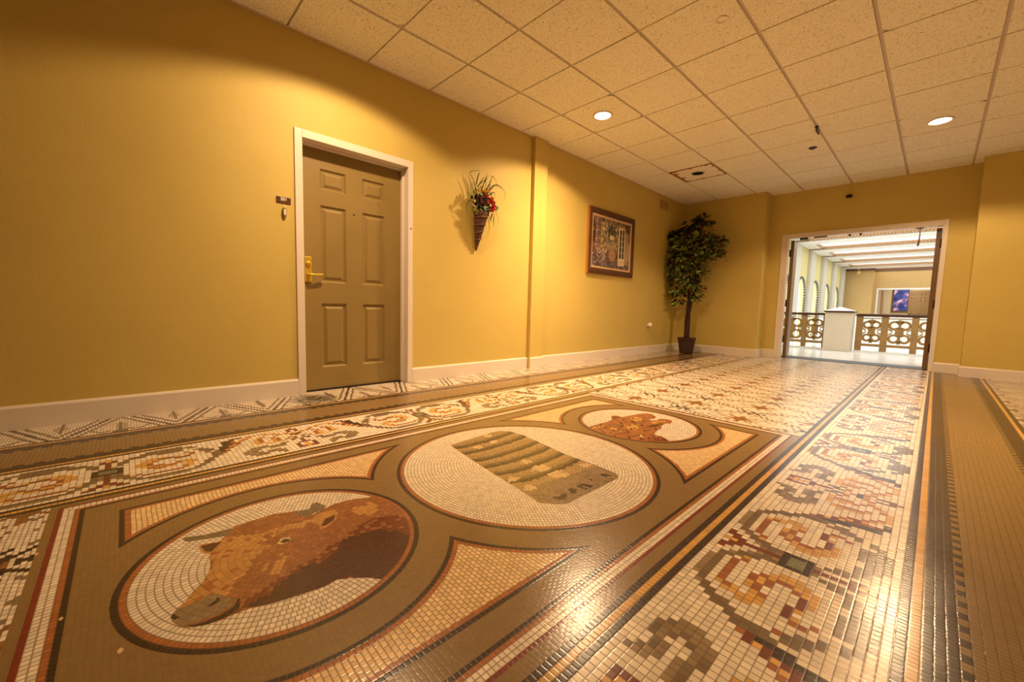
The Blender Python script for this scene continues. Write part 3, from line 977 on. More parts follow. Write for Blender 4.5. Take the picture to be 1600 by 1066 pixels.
lpart('bell_body', bm, mat('bell_bronze', rgb(150, 120, 84), .35, metal=.4), bl, bevel=.004)
bm = bmesh.new()
oval(bm, .0075, .024, .017, .0215)
lpart('button', bm, mat('bell_button', rgb(238, 226, 206), .35), bl, bevel=.002)

# ------------------------------------------------------------------ double doorway in the end wall
d2 = thing('door_2', 'wide white framed double doorway with its brown doors folded open', 'door', (-.94, YF, 0))
d2['kind'] = 'structure'
bm = boxes((-1.905, -1.808, YF - .014, YF + .10, 0, 2.085), (-.030, .022, YF - .014, YF + .10, 0, 2.085), (-1.808, -.030, YF - .014, YF + .10, 2.008, 2.085))
obj('door_frame', bm, white, d2, bevel=.004)
bronze_door = mat('brown_door_paint', rgb(112, 80, 44), .45, noise=.06, nscale=6)
def swung(cx, cy, ang, y0, y1, th):
    bm = boxes((-th / 2, th / 2, 0, y1 - y0, .012, 1.995))
    bmesh.ops.rotate(bm, verts=bm.verts, cent=(0, 0, 0), matrix=Matrix.Rotation(ang, 3, 'Z'))
    bmesh.ops.translate(bm, verts=bm.verts, vec=(cx, cy, 0))
    return bm
for sx, x, ang in ((1, -1.778, math.radians(9)), (-1, -.066, math.radians(-3))):
    lf = obj('door_leaf', swung(x, YF + .14, ang, 0, .90, .05), bronze_door, d2)
    for z in (.32, .94, 1.78):
        hx = x - sx * .032
        bm = boxes((hx - .016, hx + .016, YF + .118, YF + .15, z - .055, z + .055))
        tube(bm, [(hx, YF + .116, z - .06), (hx, YF + .116, z + .06)], .009, 10)
        sub('hinge', bm, dark_metal, lf)
bm = boxes((-1.66, -1.55, YF + .02, YF + .07, 1.978, 2.008), (-1.47, -1.30, YF + .02, YF + .055, 1.990, 2.008))
obj('door_closer', bm, dark_metal, d2, bevel=.004)
for x in (-1.03, -.90):
    bm = bmesh.new()
    lathe(bm, [(0, -.028), (.012, -.024), (.016, -.008), (.022, 0)], x, YF + .1, 2.008, 14)
    obj('latch_catch', bm, dark_metal, d2)
bm = bmesh.new()
lathe(bm, [(0, -.014), (.03, -.012), (.05, 0)], -.262, YF + .06, 2.008, 20)
tube(bm, [(-.255, YF + .06, 1.998), (-.252, YF + .06, 1.90), (-.258, YF + .06, 1.80)], [.005, .006, .010], 8)
tube(bm, [(-.258, YF + .06, 1.80), (-.262, YF + .06, 1.765), (-.262, YF + .06, 1.755)], [.013, .012, .004], 10)
obj('door_holder', bm, bronze_door, d2)
sill_m = mat('dark_metal_sill', rgb(62, 60, 60), .6, noise=.06)
obj('door_sill', boxes((-1.86, -.02, YF + .14, YF + .58, -.001, .006)), sill_m, d2)
# ------------------------------------------------------------------ framed picture
pf = thing('framed_picture', 'framed painting of a garden room on the gold wall, dark ornate frame', 'picture', (XW, 5.33, 1.72))
fdark = mat('carved_dark_frame', rgb(88, 52, 32), .4, noise=.6, nscale=55, bump=1.0, bscale=85)
fgold = mat('gilt_frame_edge', rgb(190, 132, 40), .4, metal=.35, noise=.08)
fliner = mat('cream_liner', rgb(216, 178, 132), .6)
ax0, ax1, az0, az1 = 4.722, 5.941, 1.262, 2.186
def ring_frame(bm, o, i, x0, x1, lift=0.0, mi=0):
    (a0, a1, c0, c1), (b0, b1, e0, e1) = o, i
    O = [(a0, c0), (a1, c0), (a1, c1), (a0, c1)]
    I = [(b0, e0), (b1, e0), (b1, e1), (b0, e1)]
    for k in range(4):
        l = (k + 1) % 4
        m1 = [((O[q][0] + I[q][0]) / 2, (O[q][1] + I[q][1]) / 2) for q in (k, l)]
        for pa, pb, xa, xb in (((O[k], O[l]), (m1[0], m1[1]), x1 - lift, x1), ((m1[0], m1[1]), (I[k], I[l]), x1, x1 - lift)):
            f = bm.faces.new([bm.verts.new(v) for v in ((xa, *pa[0]), (xa, *pa[1]), (xb, *pb[1]), (xb, *pb[0]))])
            f.material_index = mi
        f = bm.faces.new([bm.verts.new(v) for v in ((x0, *O[k]), (x0, *O[l]), (x1 - lift, *O[l]), (x1 - lift, *O[k]))])
        f.material_index = mi + 1
        f = bm.faces.new([bm.verts.new(v) for v in ((x0, *I[l]), (x0, *I[k]), (x1 - lift, *I[k]), (x1 - lift, *I[l]))])
        f.material_index = mi
    bmesh.ops.recalc_face_normals(bm, faces=bm.faces)
loc = lambda y, z: (y - 5.33, z - 1.72)
def rel(a0, a1, c0, c1):
    return (a0 - 5.33, a1 - 5.33, c0 - 1.72, c1 - 1.72)
bm = bmesh.new()
ring_frame(bm, rel(ax0, ax1, az0, az1), rel(4.795, 5.862, 1.342, 2.104), .001, .050, .012)
lpart('frame', bm, [fdark, fgold], pf)
bm = bmesh.new()
ring_frame(bm, rel(4.795, 5.862, 1.342, 2.104), rel(4.822, 5.828, 1.372, 2.072), .001, .036, .004)
lpart('liner', bm, [fliner, fliner], pf)
# the painted canvas: brushwork built from strokes of colour
W_, H_ = 300, 210
rs = np.random.RandomState(5)
U, V = np.meshgrid((np.arange(W_) + .5) / W_, (np.arange(H_) + .5) / H_)
art = np.zeros((H_, W_, 3), dtype=np.float32)
art[:] = (92, 74, 64)
def band(u0, u1, v0, v1, c, a=1.0):
    m_ = (U > u0) & (U < u1) & (V > v0) & (V < v1)
    art[m_] = art[m_] * (1 - a) + np.array(c, dtype=np.float32) * a
def blob(u, v, ru, rv, c, a=.8):
    m_ = ((U - u) / ru) ** 2 + ((V - v) / rv) ** 2 < 1
    art[m_] = art[m_] * (1 - a) + np.array(c, dtype=np.float32) * a
band(.0, 1, 0, .3, (84, 66, 66)); band(.2, .68, .32, .93, (148, 132, 92)); band(.24, .30, .3, .9, (176, 158, 110), .6)
band(.0, .2, .2, 1, (104, 78, 72)); band(.02, .08, .45, .96, (40, 36, 40)); band(.09, .13, .35, .98, (168, 146, 124), .8)
for _ in range(900):
    u, v = rs.rand(), rs.rand()
    if .2 < u < .68 and v > .3:
        c = [(134, 116, 88), (92, 80, 62), (196, 178, 138), (112, 92, 80), (58, 54, 46), (160, 138, 104)][rs.randint(6)]
    elif v < .35:
        c = [(76, 60, 66), (110, 92, 92), (58, 46, 50), (140, 118, 104), (92, 66, 72)][rs.randint(5)]
    elif u < .2:
        c = [(120, 82, 76), (88, 66, 62), (150, 116, 100), (70, 56, 56)][rs.randint(4)]
    else:
        c = [(124, 104, 84), (98, 82, 72), (140, 124, 100)][rs.randint(3)]
    blob(u, v, .008 + .018 * rs.rand(), .010 + .028 * rs.rand(), c, .7)
for _ in range(70):
    blob(.48 + .10 * rs.randn() * .8, .72 + .08 * rs.randn(), .02, .03, [(54, 60, 54), (82, 84, 66), (40, 40, 42)][rs.randint(3)], .8)
blob(.50, .64, .06, .05, (206, 190, 140), .9); blob(.52, .44, .09, .05, (150, 134, 104), .8)
for _ in range(60):
    blob(.30 + .12 * rs.randn(), .25 + .10 * rs.randn(), .018, .022, [(168, 150, 146), (104, 92, 104), (58, 52, 62), (190, 168, 150)][rs.randint(4)], .8)
blob(.52, .28, .10, .14, (150, 108, 78), .9); blob(.52, .28, .08, .11, (164, 124, 92), .8)
for _ in range(40):
    blob(.1 + .08 * rs.randn(), .45 + .16 * rs.randn(), .012, .018, [(190, 120, 130), (150, 80, 90), (120, 110, 90)][rs.randint(3)], .8)
# the open glazed door at right and the wall beyond
band(.69, .96, .12, .93, (150, 132, 106)); band(.68, .86, .08, .88, (214, 196, 164))
band(.71, .765, .24, .85, (52, 50, 52)); band(.785, .84, .24, .86, (52, 50, 52))
for k in range(1, 5):
    band(.70, .85, .24 + k * .122, .25 + k * .122, (206, 188, 156))
band(.70, .84, .10, .20, (196, 176, 146)); band(.88, .99, .2, .6, (160, 140, 112)); band(.86, 1, .84, 1, (72, 60, 58))
for _ in range(40):
    blob(.88 + .08 * rs.rand(), .9 - .1 * rs.rand(), .02, .012, [(54, 50, 46), (112, 92, 74)][rs.randint(2)], .8)
for _ in range(170):
    u, v = rs.rand() * .68, rs.rand()
    blob(u, v, .004 + .006 * rs.rand(), .006 + .01 * rs.rand(), [(38, 32, 36), (214, 198, 176), (150, 120, 128), (96, 72, 78)][rs.randint(4)], .75)
art = (art - 100) * 1.12 + 116
art += rs.randn(H_, W_, 1) * 5
buf = np.ones((H_, W_, 4), dtype=np.float32)
buf[:, :, :3] = np.clip(art / 255, 0, 1)
img = bpy.data.images.new('garden_room_brushwork', W_, H_)
img.pixels.foreach_set(buf.ravel())
img.update()
art_m = bpy.data.materials.new('painted_canvas')
art_m.use_nodes = True
an = art_m.node_tree
ti = an.nodes.new('ShaderNodeTexImage')
ti.image = img
an.links.new(ti.outputs['Color'], an.nodes['Principled BSDF'].inputs['Base Color'])
an.nodes['Principled BSDF'].inputs['Roughness'].default_value = .35
bm = bmesh.new()
ul = bm.loops.layers.uv.new('UVMap')
a0, a1, c0, c1 = rel(4.818, 5.832, 1.368, 2.076)
box(bm, .001, .022, a0, a1, c0, c1)
for f in bm.faces:
    for lp in f.loops:
        lp[ul].uv = ((lp.vert.co.y - a0) / (a1 - a0), (lp.vert.co.z - c0) / (c1 - c0))
lpart('canvas', bm, art_m, pf)

# ------------------------------------------------------------------ flower cone on the left wall
fc = thing('flower_cone', 'woven cone wall pocket of silk flowers and grass on the gold wall', 'wall flowers', (XW, 2.76, 1.34))
cone_m = mat('woven_bark', rgb(92, 54, 34), .7, noise=.6, nscale=42, bump=1.0, bscale=120)
bm = bmesh.new()
n = 26
prev = None
for k in range(n + 1):
    t = k / n
    z = .0 + .385 * t
    r = .008 + .074 * t ** .92
    cx, cy = .012 + r * .86, -.022 + .012 * t
    ring = [bm.verts.new((cx + r * .9 * math.cos(a), cy + r * math.sin(a) * (1 + .03 * math.sin(6 * a + k)), z + (.006 * math.sin(3 * a) if k == n else 0))) for a in [2 * PI * q / 24 for q in range(24)]]
    if prev:
        for q in range(24):
            f = bm.faces.new((prev[q], prev[(q + 1) % 24], ring[(q + 1) % 24], ring[q]))
            f.smooth = True
    else:
        bm.faces.new(ring[::-1])
    prev = ring
bm.faces.new(prev)
lpart('cone', bm, cone_m, fc)
cane = mat('cane_band', rgb(142, 96, 62), .6, noise=.3, nscale=40)
for k in range(5):
    bm = bmesh.new()
    z = .04 + .075 * k
    r = .012 + .074 * (z / .385) ** .92
    tube(bm, [(.012 + r * .86 + r * .93 * math.cos(a), -.022 + .012 * z / .385 + r * 1.02 * math.sin(a), z + .01 * math.sin(a)) for a in [2 * PI * q / 20 for q in range(21)]], .0035, 6)
    lpart('cone_band', bm, cane, fc)
gm = [mat('grass_green', rgb(52, 62, 26), .55, noise=.2), mat('leaf_green', rgb(58, 92, 38), .5, noise=.25, nscale=30), mat('lime_leaf', rgb(132, 140, 46), .5, noise=.2, nscale=30)]
red = mat('red_silk', rgb(190, 26, 22), .6, noise=.2, nscale=40)
pink = mat('pink_silk', rgb(214, 116, 84), .6, noise=.2, nscale=40)
yel = mat('yellow_silk', rgb(214, 160, 30), .6, noise=.2, nscale=40)
wine = mat('wine_silk', rgb(82, 22, 24), .6, noise=.2, nscale=40)
def leaf_shape(bm, base, tip, w, droop=.0, mi=0):
    b, t = Vector(base), Vector(tip)
    ax = t - b
    L = ax.length
    ax.normalize()
    side = ax.cross(Vector((.9, .2, .35)))
    side.normalize()
    nr = ax.cross(side)
    prof = [0, .55, .92, 1.0, .82, .45, 0]
    prev = None
    for k, q in enumerate(prof):
        s = k / (len(prof) - 1)
        c = b + ax * (L * s) + nr * (.10 * L * math.sin(PI * s)) + Vector((0, 0, -droop * s * s))
        cur = [bm.verts.new(c - side * w * q), bm.verts.new(c + nr * w * .25 * q), bm.verts.new(c + side * w * q)]
        if prev:
            for a in (0, 1):
                try:
                    f = bm.faces.new((prev[a], prev[a + 1], cur[a + 1], cur[a]))
                    f.smooth = True
                    f.material_index = mi
                except ValueError:
                    pass
        prev = cur
def blade(bm, pts, w, seg=14):
    """flat tapering leaf along a smooth path"""
    P = [Vector(p) for p in pts]
    S = []
    for k in range(seg + 1):
        t = k / seg * (len(P) - 1)
        i = min(int(t), len(P) - 2)
        f = t - i
        p0, p1, p2, p3 = P[max(i - 1, 0)], P[i], P[i + 1], P[min(i + 2, len(P) - 1)]
        S.append(.5 * (2 * p1 + (p2 - p0) * f + (2 * p0 - 5 * p1 + 4 * p2 - p3) * f * f + (3 * p1 - p0 - 3 * p2 + p3) * f ** 3))
    prev = None
    for k, s in enumerate(S):
        t = (S[min(k + 1, seg)] - S[max(k - 1, 0)]).normalized()
        side = t.cross(Vector((1, .15, .1)))
        if side.length < 1e-3:
            side = Vector((0, 1, 0))
        side.normalize()
        ww = w * (1 - (k / seg) ** 2.2) + .0006
        nrm = t.cross(side).normalized()
        cur = [bm.verts.new(s - side * ww), bm.verts.new(s + nrm * ww * .3), bm.verts.new(s + side * ww)]
        if prev:
            bm.faces.new((prev[0], prev[1], cur[1], cur[0]))
            bm.faces.new((prev[1], prev[2], cur[2], cur[1]))
        prev = cur
O = lambda y, z, x=.07: (x, y - 2.76, z - 1.34)
top = [O(2.72, 1.80), O(2.76, 1.82), O(2.80, 1.82)]
bm = bmesh.new()
for pts, w in (([(2.68, 1.85), (2.64, 1.98), (2.575, 2.085)], .004), ([(2.71, 1.86), (2.70, 2.0), (2.705, 2.12), (2.70, 2.10)], .0045), ([(2.74, 1.88), (2.76, 2.0), (2.83, 2.13)], .0035),
               ([(2.76, 1.88), (2.82, 2.02), (2.87, 2.08), (2.89, 2.06)], .004), ([(2.77, 1.88), (2.84, 2.06), (2.91, 2.145), (2.945, 2.10), (2.92, 2.02)], .003), ([(2.80, 1.90), (2.90, 2.03), (3.0, 2.06), (3.06, 1.98), (3.05, 1.90)], .0032),
               ([(2.78, 1.88), (2.85, 2.0), (2.95, 2.06), (3.03, 2.02)], .003), ([(2.72, 1.88), (2.66, 2.05), (2.62, 2.12), (2.70, 2.14)], .0028), ([(2.73, 1.88), (2.78, 2.06), (2.80, 2.14)], .0035),
               ([(2.78, 1.86), (2.82, 1.97), (2.88, 2.08)], .0045), ([(2.69, 1.84), (2.70, 1.95), (2.74, 2.07), (2.80, 2.10)], .003), ([(2.66, 1.80), (2.58, 1.82), (2.555, 1.74), (2.60, 1.68)], .0025), ([(2.84, 1.80), (2.95, 1.80), (3.0, 1.70), (2.97, 1.63)], .002),
               ([(2.83, 1.92), (2.92, 1.97), (2.96, 1.93)], .0035)):
    blade(bm, [O(y, z, .085 + .035 * math.sin(i_ * 1.3 + y * 20)) for i_, (y, z) in enumerate(pts)], w * 1.9)
lpart('grass_spray', bm, gm[0], fc)
rb = random.Random(4)
bm = bmesh.new()
for k in range(120):
    y, z = 2.765 + rb.gauss(0, .055), 1.815 + rb.gauss(0, .055)
    a = rb.uniform(0, 2 * PI)
    L_ = rb.uniform(.035, .06)
    leaf_shape(bm, O(y, z, .05 + rb.random() * .06), O(y + L_ * math.cos(a), z + L_ * math.sin(a), .06 + rb.random() * .07), L_ * .3)
lpart('filler_foliage', bm, mat('dark_filler_leaf', rgb(54, 52, 26), .6, noise=.4, nscale=30), fc)
def blossom(cy, cz, r, m, nm, x=.115, petals=7, sd=0):
    rr_ = random.Random(sd)
    bm = bmesh.new()
    c = Vector(O(cy, cz, x))
    for lay_, (pr, tilt) in enumerate(((1, .25), (.7, .8))):
        for k in range(petals):
            a = 2 * PI * k / petals + lay_ * .4 + rr_.random() * .3
            d = Vector((tilt, math.cos(a), math.sin(a))).normalized()
            leaf_shape(bm, c, c + d * r * pr, r * .36)
    bmesh.ops.create_uvsphere(bm, u_segments=8, v_segments=6, radius=r * .22, matrix=Matrix.Translation(c + Vector((r * .18, 0, 0))))
    lpart(nm, bm, m, fc)
for k, (y, z, r, m, nm) in enumerate(((2.80, 1.895, .036, red, 'red_flower'), (2.845, 1.86, .038, red, 'red_flower'), (2.85, 1.80, .040, red, 'red_flower'), (2.80, 1.85, .032, red, 'red_flower'), (2.87, 1.845, .03, red, 'red_flower'), (2.84, 1.765, .034, red, 'red_flower'),
                                      (2.768, 1.90, .024, pink, 'pink_flower'), (2.80, 1.845, .020, pink, 'pink_flower'), (2.83, 1.88, .018, pink, 'pink_flower'),
                                      (2.77, 1.945, .034, yel, 'yellow_flower'), (2.80, 1.95, .026, yel, 'yellow_flower'), (2.65, 1.92, .028, yel, 'yellow_flower'), (2.73, 1.835, .018, pink, 'pink_flower'),
                                      (2.69, 1.86, .036, wine, 'wine_flower'), (2.72, 1.80, .036, wine, 'wine_flower'), (2.67, 1.80, .03, wine, 'wine_flower'))):
    blossom(y, z, r, m, nm, .10 + .03 * (k % 3), 7, k)
for k, (b, t, w, mi) in enumerate((((2.73, 1.80), (2.80, 1.76), .034, 1), ((2.74, 1.74), (2.70, 1.78), .028, 1), ((2.87, 1.82), (2.94, 1.80), .030, 1), ((2.88, 1.84), (2.92, 1.76), .026, 1), ((2.72, 1.88), (2.73, 1.94), .022, 1),
                                   ((2.66, 1.90), (2.62, 1.97), .018, 2), ((2.68, 1.92), (2.66, 2.0), .016, 2), ((2.64, 1.88), (2.60, 1.93), .014, 2), ((2.70, 1.90), (2.70, 1.99), .016, 2), ((2.67, 1.78), (2.61, 1.71), .012, 2),
                                   ((2.88, 1.76), (2.865, 1.635), .011, 1), ((2.90, 1.75), (2.925, 1.59), .010, 1), ((2.69, 1.74), (2.65, 1.69), .012, 2))):
    bm = bmesh.new()
    leaf_shape(bm, O(*b, .13), O(*t, .15 if k < 4 else .10), w)
    lpart('leaf', bm, gm[mi], fc)

# ------------------------------------------------------------------ ficus in the corner
TX, TY = -3.10, 7.36
tr = thing('potted_ficus', 'artificial ficus tree in a dark basket pot in the far corner', 'potted tree', (TX, TY, 0))
pot_m = mat('dark_wicker', rgb(62, 40, 28), .6, noise=.3, nscale=30)
bm = bmesh.new()
prof = [(.0, .0), (.108, .0), (.112, .008)]
for k in range(1, 20):
    t = k / 20
    prof.append((.112 + .034 * t + .0035 * (k % 2), .008 + .235 * t))
prof += [(.150, .246), (.158, .252), (.160, .266), (.155, .276), (.146, .276), (.142, .262), (.140, .24)]
lathe(bm, prof, seg=48)
for v in bm.verts:
    a = math.atan2(v.co.y, v.co.x)
    r = math.hypot(v.co.x, v.co.y)
    if r > .11:
        s = 1 + .02 * math.sin(24 * a) * (1 if int(v.co.z * 80) % 2 else -1)
        v.co.x *= s
        v.co.y *= s
lpart('basket_pot', bm, pot_m, tr)
bm = bmesh.new()
lathe(bm, [(.0, .256), (.07, .255), (.139, .246)], seg=32)
lpart('moss', bm, mat('dry_moss', rgb(150, 118, 78), .95, noise=.3, nscale=50, bump=1.0, bscale=90), tr)
bark = mat('ficus_bark', rgb(66, 42, 30), .8, noise=.3, nscale=16, bump=.8, bscale=60)
bm = bmesh.new()
tops = []
for s, ph in ((0, 0.3), (1, 2.4), (2, 4.4)):
    pts = []
    for k in range(15):
        t = k / 14
        z = .25 + 1.02 * t
        a = ph + 2.6 * t
        r = .030 * (1 - .1 * t) + (.05 * max(0, t - .7) * 4)
        pts.append((r * math.cos(a) - .015 + .045 * t, r * math.sin(a), z))
    tube(bm, pts, [.026 - .004 * k / 14 for k in range(15)], 10)
    tops.append(Vector(pts[-1]))
for k in range(20):
    b = tops[k % 3] + Vector((0, 0, -.10 * (k % 4) * .6))
    a = k * 2.4
    e = b + Vector((.24 * math.cos(a), .24 * math.sin(a), .25 + .75 * ((k * 37) % 20) / 20))
    tube(bm, [b, b * .5 + e * .5 + Vector((.03 * math.cos(a + 1), .03, .03)), e], [.008, .005, .002], 5)
lpart('trunk', bm, bark, tr)
fg = [mat('ficus_dark_leaf', rgb(46, 60, 28), .4, noise=.4, nscale=14), mat('ficus_lit_leaf', rgb(124, 150, 58), .34, noise=.4, nscale=14), mat('ficus_burgundy_leaf', rgb(84, 32, 26), .45, noise=.4, nscale=14)]
rl = random.Random(11)
leafbm = [bmesh.new(), bmesh.new(), bmesh.new()]
CL = [  # clusters: x (right, along the end wall), y, z, spread, leaves
    (-.02, .0, 2.22, .16, 60), (.10, .02, 2.34, .10, 36), (-.30, -.10, 2.10, .13, 42), (-.13, -.04, 2.02, .18, 70), (.18, .0, 2.08, .17, 64), (.34, .0, 1.96, .15, 54),
    (-.36, -.12, 2.14, .10, 20), (-.26, -.10, 2.17, .08, 16), (.14, .0, 2.42, .07, 14), (.24, .0, 2.30, .08, 18), (.42, .0, 2.02, .09, 16),
    (.45, -.02, 1.80, .12, 36), (.53, -.03, 1.92, .07, 9), (-.22, -.08, 1.82, .18, 74), (.05, -.12, 1.82, .2, 84), (.26, -.04, 1.74, .16, 56), (-.27, -.12, 1.60, .16, 64), (.0, -.16, 1.58, .18, 80),
    (.20, -.06, 1.48, .14, 44), (-.24, -.10, 1.36, .14, 52), (.02, -.12, 1.32, .16, 52), (.14, -.05, 1.16, .11, 30), (-.12, -.10, 1.12, .12, 36), (-.24, -.08, 1.10, .09, 22), (.16, -.04, 1.02, .08, 16), (-.16, -.08, .94, .07, 14)]
for cx, cy, cz, sp, nl in CL:
    for _ in range(int(nl * 2.3)):
        d = Vector((rl.gauss(0, 1), rl.gauss(0, 1), rl.gauss(0, .8)))
        p = Vector((cx, cy, cz)) + d * sp * .44
        p.x = max(p.x, XW - TX + .07)
        p.y = min(p.y, YN - TY - .07)
        dr = Vector((d.x + rl.gauss(0, .5), d.y + rl.gauss(0, .5), -.7 + rl.gauss(0, .5))).normalized()
        L = rl.uniform(.065, .115)
        q = p + dr * L
        q.x = max(q.x, XW - TX + .03)
        q.y = min(q.y, YN - TY - .03)
        front = (-d.y * .6 + rl.random()) > .62 and cz < 2.1  # viewer-side leaves below the crown top get brighter green in place of lamplight
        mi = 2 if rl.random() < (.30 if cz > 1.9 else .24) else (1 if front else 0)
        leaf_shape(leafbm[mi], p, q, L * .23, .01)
for nm, b_, m_ in zip(('dark_foliage', 'lit_foliage', 'burgundy_foliage'), leafbm, fg):
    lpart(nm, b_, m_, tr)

# ------------------------------------------------------------------ vent, outlet with plug-in
vg = thing('wall_vent', 'small square louvred vent high on the left wall by the corner', 'vent', (XW, 6.95, 2.608))
vm = mat('vent_painted_metal', rgb(196, 166, 98), .5)
bm = bmesh.new()
ring_frame(bm, (-.17, .17, -.09, .09), (-.145, .145, -.068, .068), 0, .010, .003)
lpart('vent_frame', bm, [vm, vm], vg)
bm = boxes((0.0005, .0015, -.147, .147, -.07, .07))
lpart('backing', bm, dark_m, vg)
bm = bmesh.new()
for k in range(9):
    y = -.13 + .0325 * k
    bm2 = boxes((.002, .009, y - .007, y + .004, -.068, .068))
    me_ = bpy.data.meshes.new('tmp')
    bm2.to_mesh(me_)
    bm.from_mesh(me_)
    bpy.data.meshes.remove(me_)
    bm2.free()
for y in (-.05, .05):
    box(bm, .002, .0095, y - .008, y + .008, -.068, .068)
lpart('louvre', bm, vm, vg)
ol = thing('wall_outlet', 'white wall outlet low on the left wall near the ficus', 'outlet', (XW, 6.56, .46))
lpart('cover_plate', boxes((0, .006, -.036, .036, -.058, .058)), mat('beige_outlet', rgb(206, 176, 120), .45), ol, bevel=.002)
bm = bmesh.new()
for z in (-.02, .02):
    oval(bm, .017, .014, .006, .008)
    bmesh.ops.translate(bm, verts=list(bm.verts)[-48:], vec=(0, 0, z))
lpart('socket', bm, white, ol)
ap = thing('plug_in_freshener', 'white bulb shaped plug-in in the outlet low on the left wall', 'plug-in', (XW + .008, 6.57, .505))
bm = bmesh.new()
lathe(bm, [(0, .0), (.020, .0), (.026, .012), (.036, .030), (.040, .05), (.034, .068), (.018, .080), (0, .083)], seg=24)
bmesh.ops.rotate(bm, verts=bm.verts, cent=(0, 0, 0), matrix=Matrix.Rotation(PI / 2, 3, 'Y'))
lpart('body', bm, mat('white_plastic', rgb(246, 240, 232), .3), ap, smooth=True)
bm = boxes((.004, .030, -.02, .02, -.055, -.012))
lpart('refill', bm, mat('amber_refill', rgb(206, 164, 96), .2), ap, bevel=.006)

# ------------------------------------------------------------------ the gallery beyond the doorway
marble = mat('white_marble', rgb(226, 224, 220), .16, noise=.05, nscale=2.2)
gstone = mat('gallery_pilaster_stone', rgb(196, 190, 178), .5, noise=.02)
cream = mat('gallery_cream', rgb(200, 186, 128), .6, noise=.02)
gwhite = mat('gallery_white', rgb(228, 224, 216), .45, noise=.02)
gold_wall = mat('gallery_back_paint', rgb(194, 158, 98), .6, noise=.02)
dentil = mat('dentil_brown', rgb(150, 112, 72), .6)
GXL, GXR, GYB, GZC = -3.15, 3.2, 25.0, 2.97
struct(obj('floor', boxes((GXL, GXR + .2, YF + .26, 29, -.12, 0)), marble), 'polished white marble floor of the gallery beyond the doorway', 'floor')
# left gallery wall: arched openings between pilasters
bm = bmesh.new()
pil = [12.9, 15.05, 17.2, 19.4, 21.65, 23.9]
def arch_bay(y0, y1, mi=0):
    """one bay of wall at x = GXL with an arched opening"""
    yc, hw, zs = (y0 + y1) / 2, .64, 1.36
    n = 16
    arc = [(yc + hw * math.cos(PI * k / n), zs + hw * math.sin(PI * k / n)) for k in range(n + 1)]
    top_pts = [(y1 - (y1 - y0) * k / n, GZC) for k in range(n + 1)]
    V1 = [bm.verts.new((GXL, *p)) for p in arc]
    V2 = [bm.verts.new((GXL, *p)) for p in top_pts]
    for k in range(n):
        bm.faces.new((V1[k], V2[k], V2[k + 1], V1[k + 1]))
    W1 = [bm.verts.new((GXL - .3, *p)) for p in arc]
    for k in range(n):
        bm.faces.new((V1[k], V1[k + 1], W1[k + 1], W1[k]))
    for a, b in ((y0, yc - hw), (yc + hw, y1)):
        bm.faces.new([bm.verts.new(p) for p in ((GXL, a, 0), (GXL, b, 0), (GXL, b, zs), (GXL, a, zs))])
    for a in (yc - hw, yc + hw):
        bm.faces.new([bm.verts.new(p) for p in ((GXL, a, 0), (GXL - .3, a, 0), (GXL - .3, a, zs), (GXL, a, zs))])
    for a, b, t in ((y0, yc - hw, 0), (yc + hw, y1, n)):
        pass
    bm.faces.new([V1[n], V2[n], bm.verts.new((GXL, y0, zs))])
    bm.faces.new([V1[0], bm.verts.new((GXL, y1, zs)), V2[0]])
for a, b in zip([10.75] + pil, pil + [GYB]):
    if b - a > 1.4:
        arch_bay(a, b)
bmesh.ops.recalc_face_normals(bm, faces=bm.faces)
if sum(f.normal.x for f in bm.faces if abs(f.normal.x) > .9) < 0:
    bmesh.ops.reverse_faces(bm, faces=bm.faces)
box(bm, GXL - .02, GXL, YF + WT, 10.75, 0, GZC)
struct(obj('wall_left', bm, cream), 'cream gallery wall with arches beyond the doorway', 'wall')
skyglass = mat('daylit_glass', rgb(235, 240, 244), .3, emit=(.93, .97, 1.0, 1), estr=SKYLIGHT)
ag = mat('arch_grille_iron', rgb(84, 80, 74), .5)
for k, (a, b) in enumerate(zip([10.75] + pil, pil + [GYB])):
    if b - a < 1.4:
        continue
    yc = (a + b) / 2
    t = thing('window_%d' % (k + 1), 'bright arched gallery window with scalloped iron edge, %s from the doorway' % ('first', 'second', 'third', 'fourth', 'fifth', 'sixth', 'seventh')[k], 'window', (GXL - .16, yc, 0), 'arched gallery windows')
    t['kind'] = 'structure'
    bm = bmesh.new()
    n = 16
    prism(bm, [(.64, 0)] + [(.64 * math.cos(PI * q / n), 1.36 + .64 * math.sin(PI * q / n)) for q in range(n + 1)] + [(-.64, 0)], 'x', -.01, .01)
    lpart('pane', bm, skyglass, t)
    bm = bmesh.new()
    path = [(.61, z) for z in [.17 * q for q in range(8)]] + [(.61 * math.cos(PI * q / 20), 1.36 + .61 * math.sin(PI * q / 20)) for q in range(21)] + [(-.61, z) for z in [1.19 - .17 * q for q in range(8)]]
    for (y0, z0), (y1, z1) in zip(path, path[1:]):
        L = math.hypot(y1 - y0, z1 - z0)
        m_ = max(1, int(L / .11 + .5))
        for q in range(m_):
            f = (q + .5) / m_
            bmesh.ops.create_uvsphere(bm, u_segments=8, v_segments=5, radius=.04, matrix=Matrix.Translation((.15, y0 + (y1 - y0) * f, z0 + (z1 - z0) * f)))
    lpart('edge_scallops', bm, ag, t)
for k, y in enumerate(pil):
    bm = boxes((GXL, GXL + .10, y - .31, y + .30, 0, GZC - .05))
    struct(obj('trim_%d' % (k + 2), bm, gstone, bevel=.01), 'white pilaster on the gallery wall, number %s from the doorway' % ('one', 'two', 'three', 'four', 'five', 'six')[k], 'pilaster')
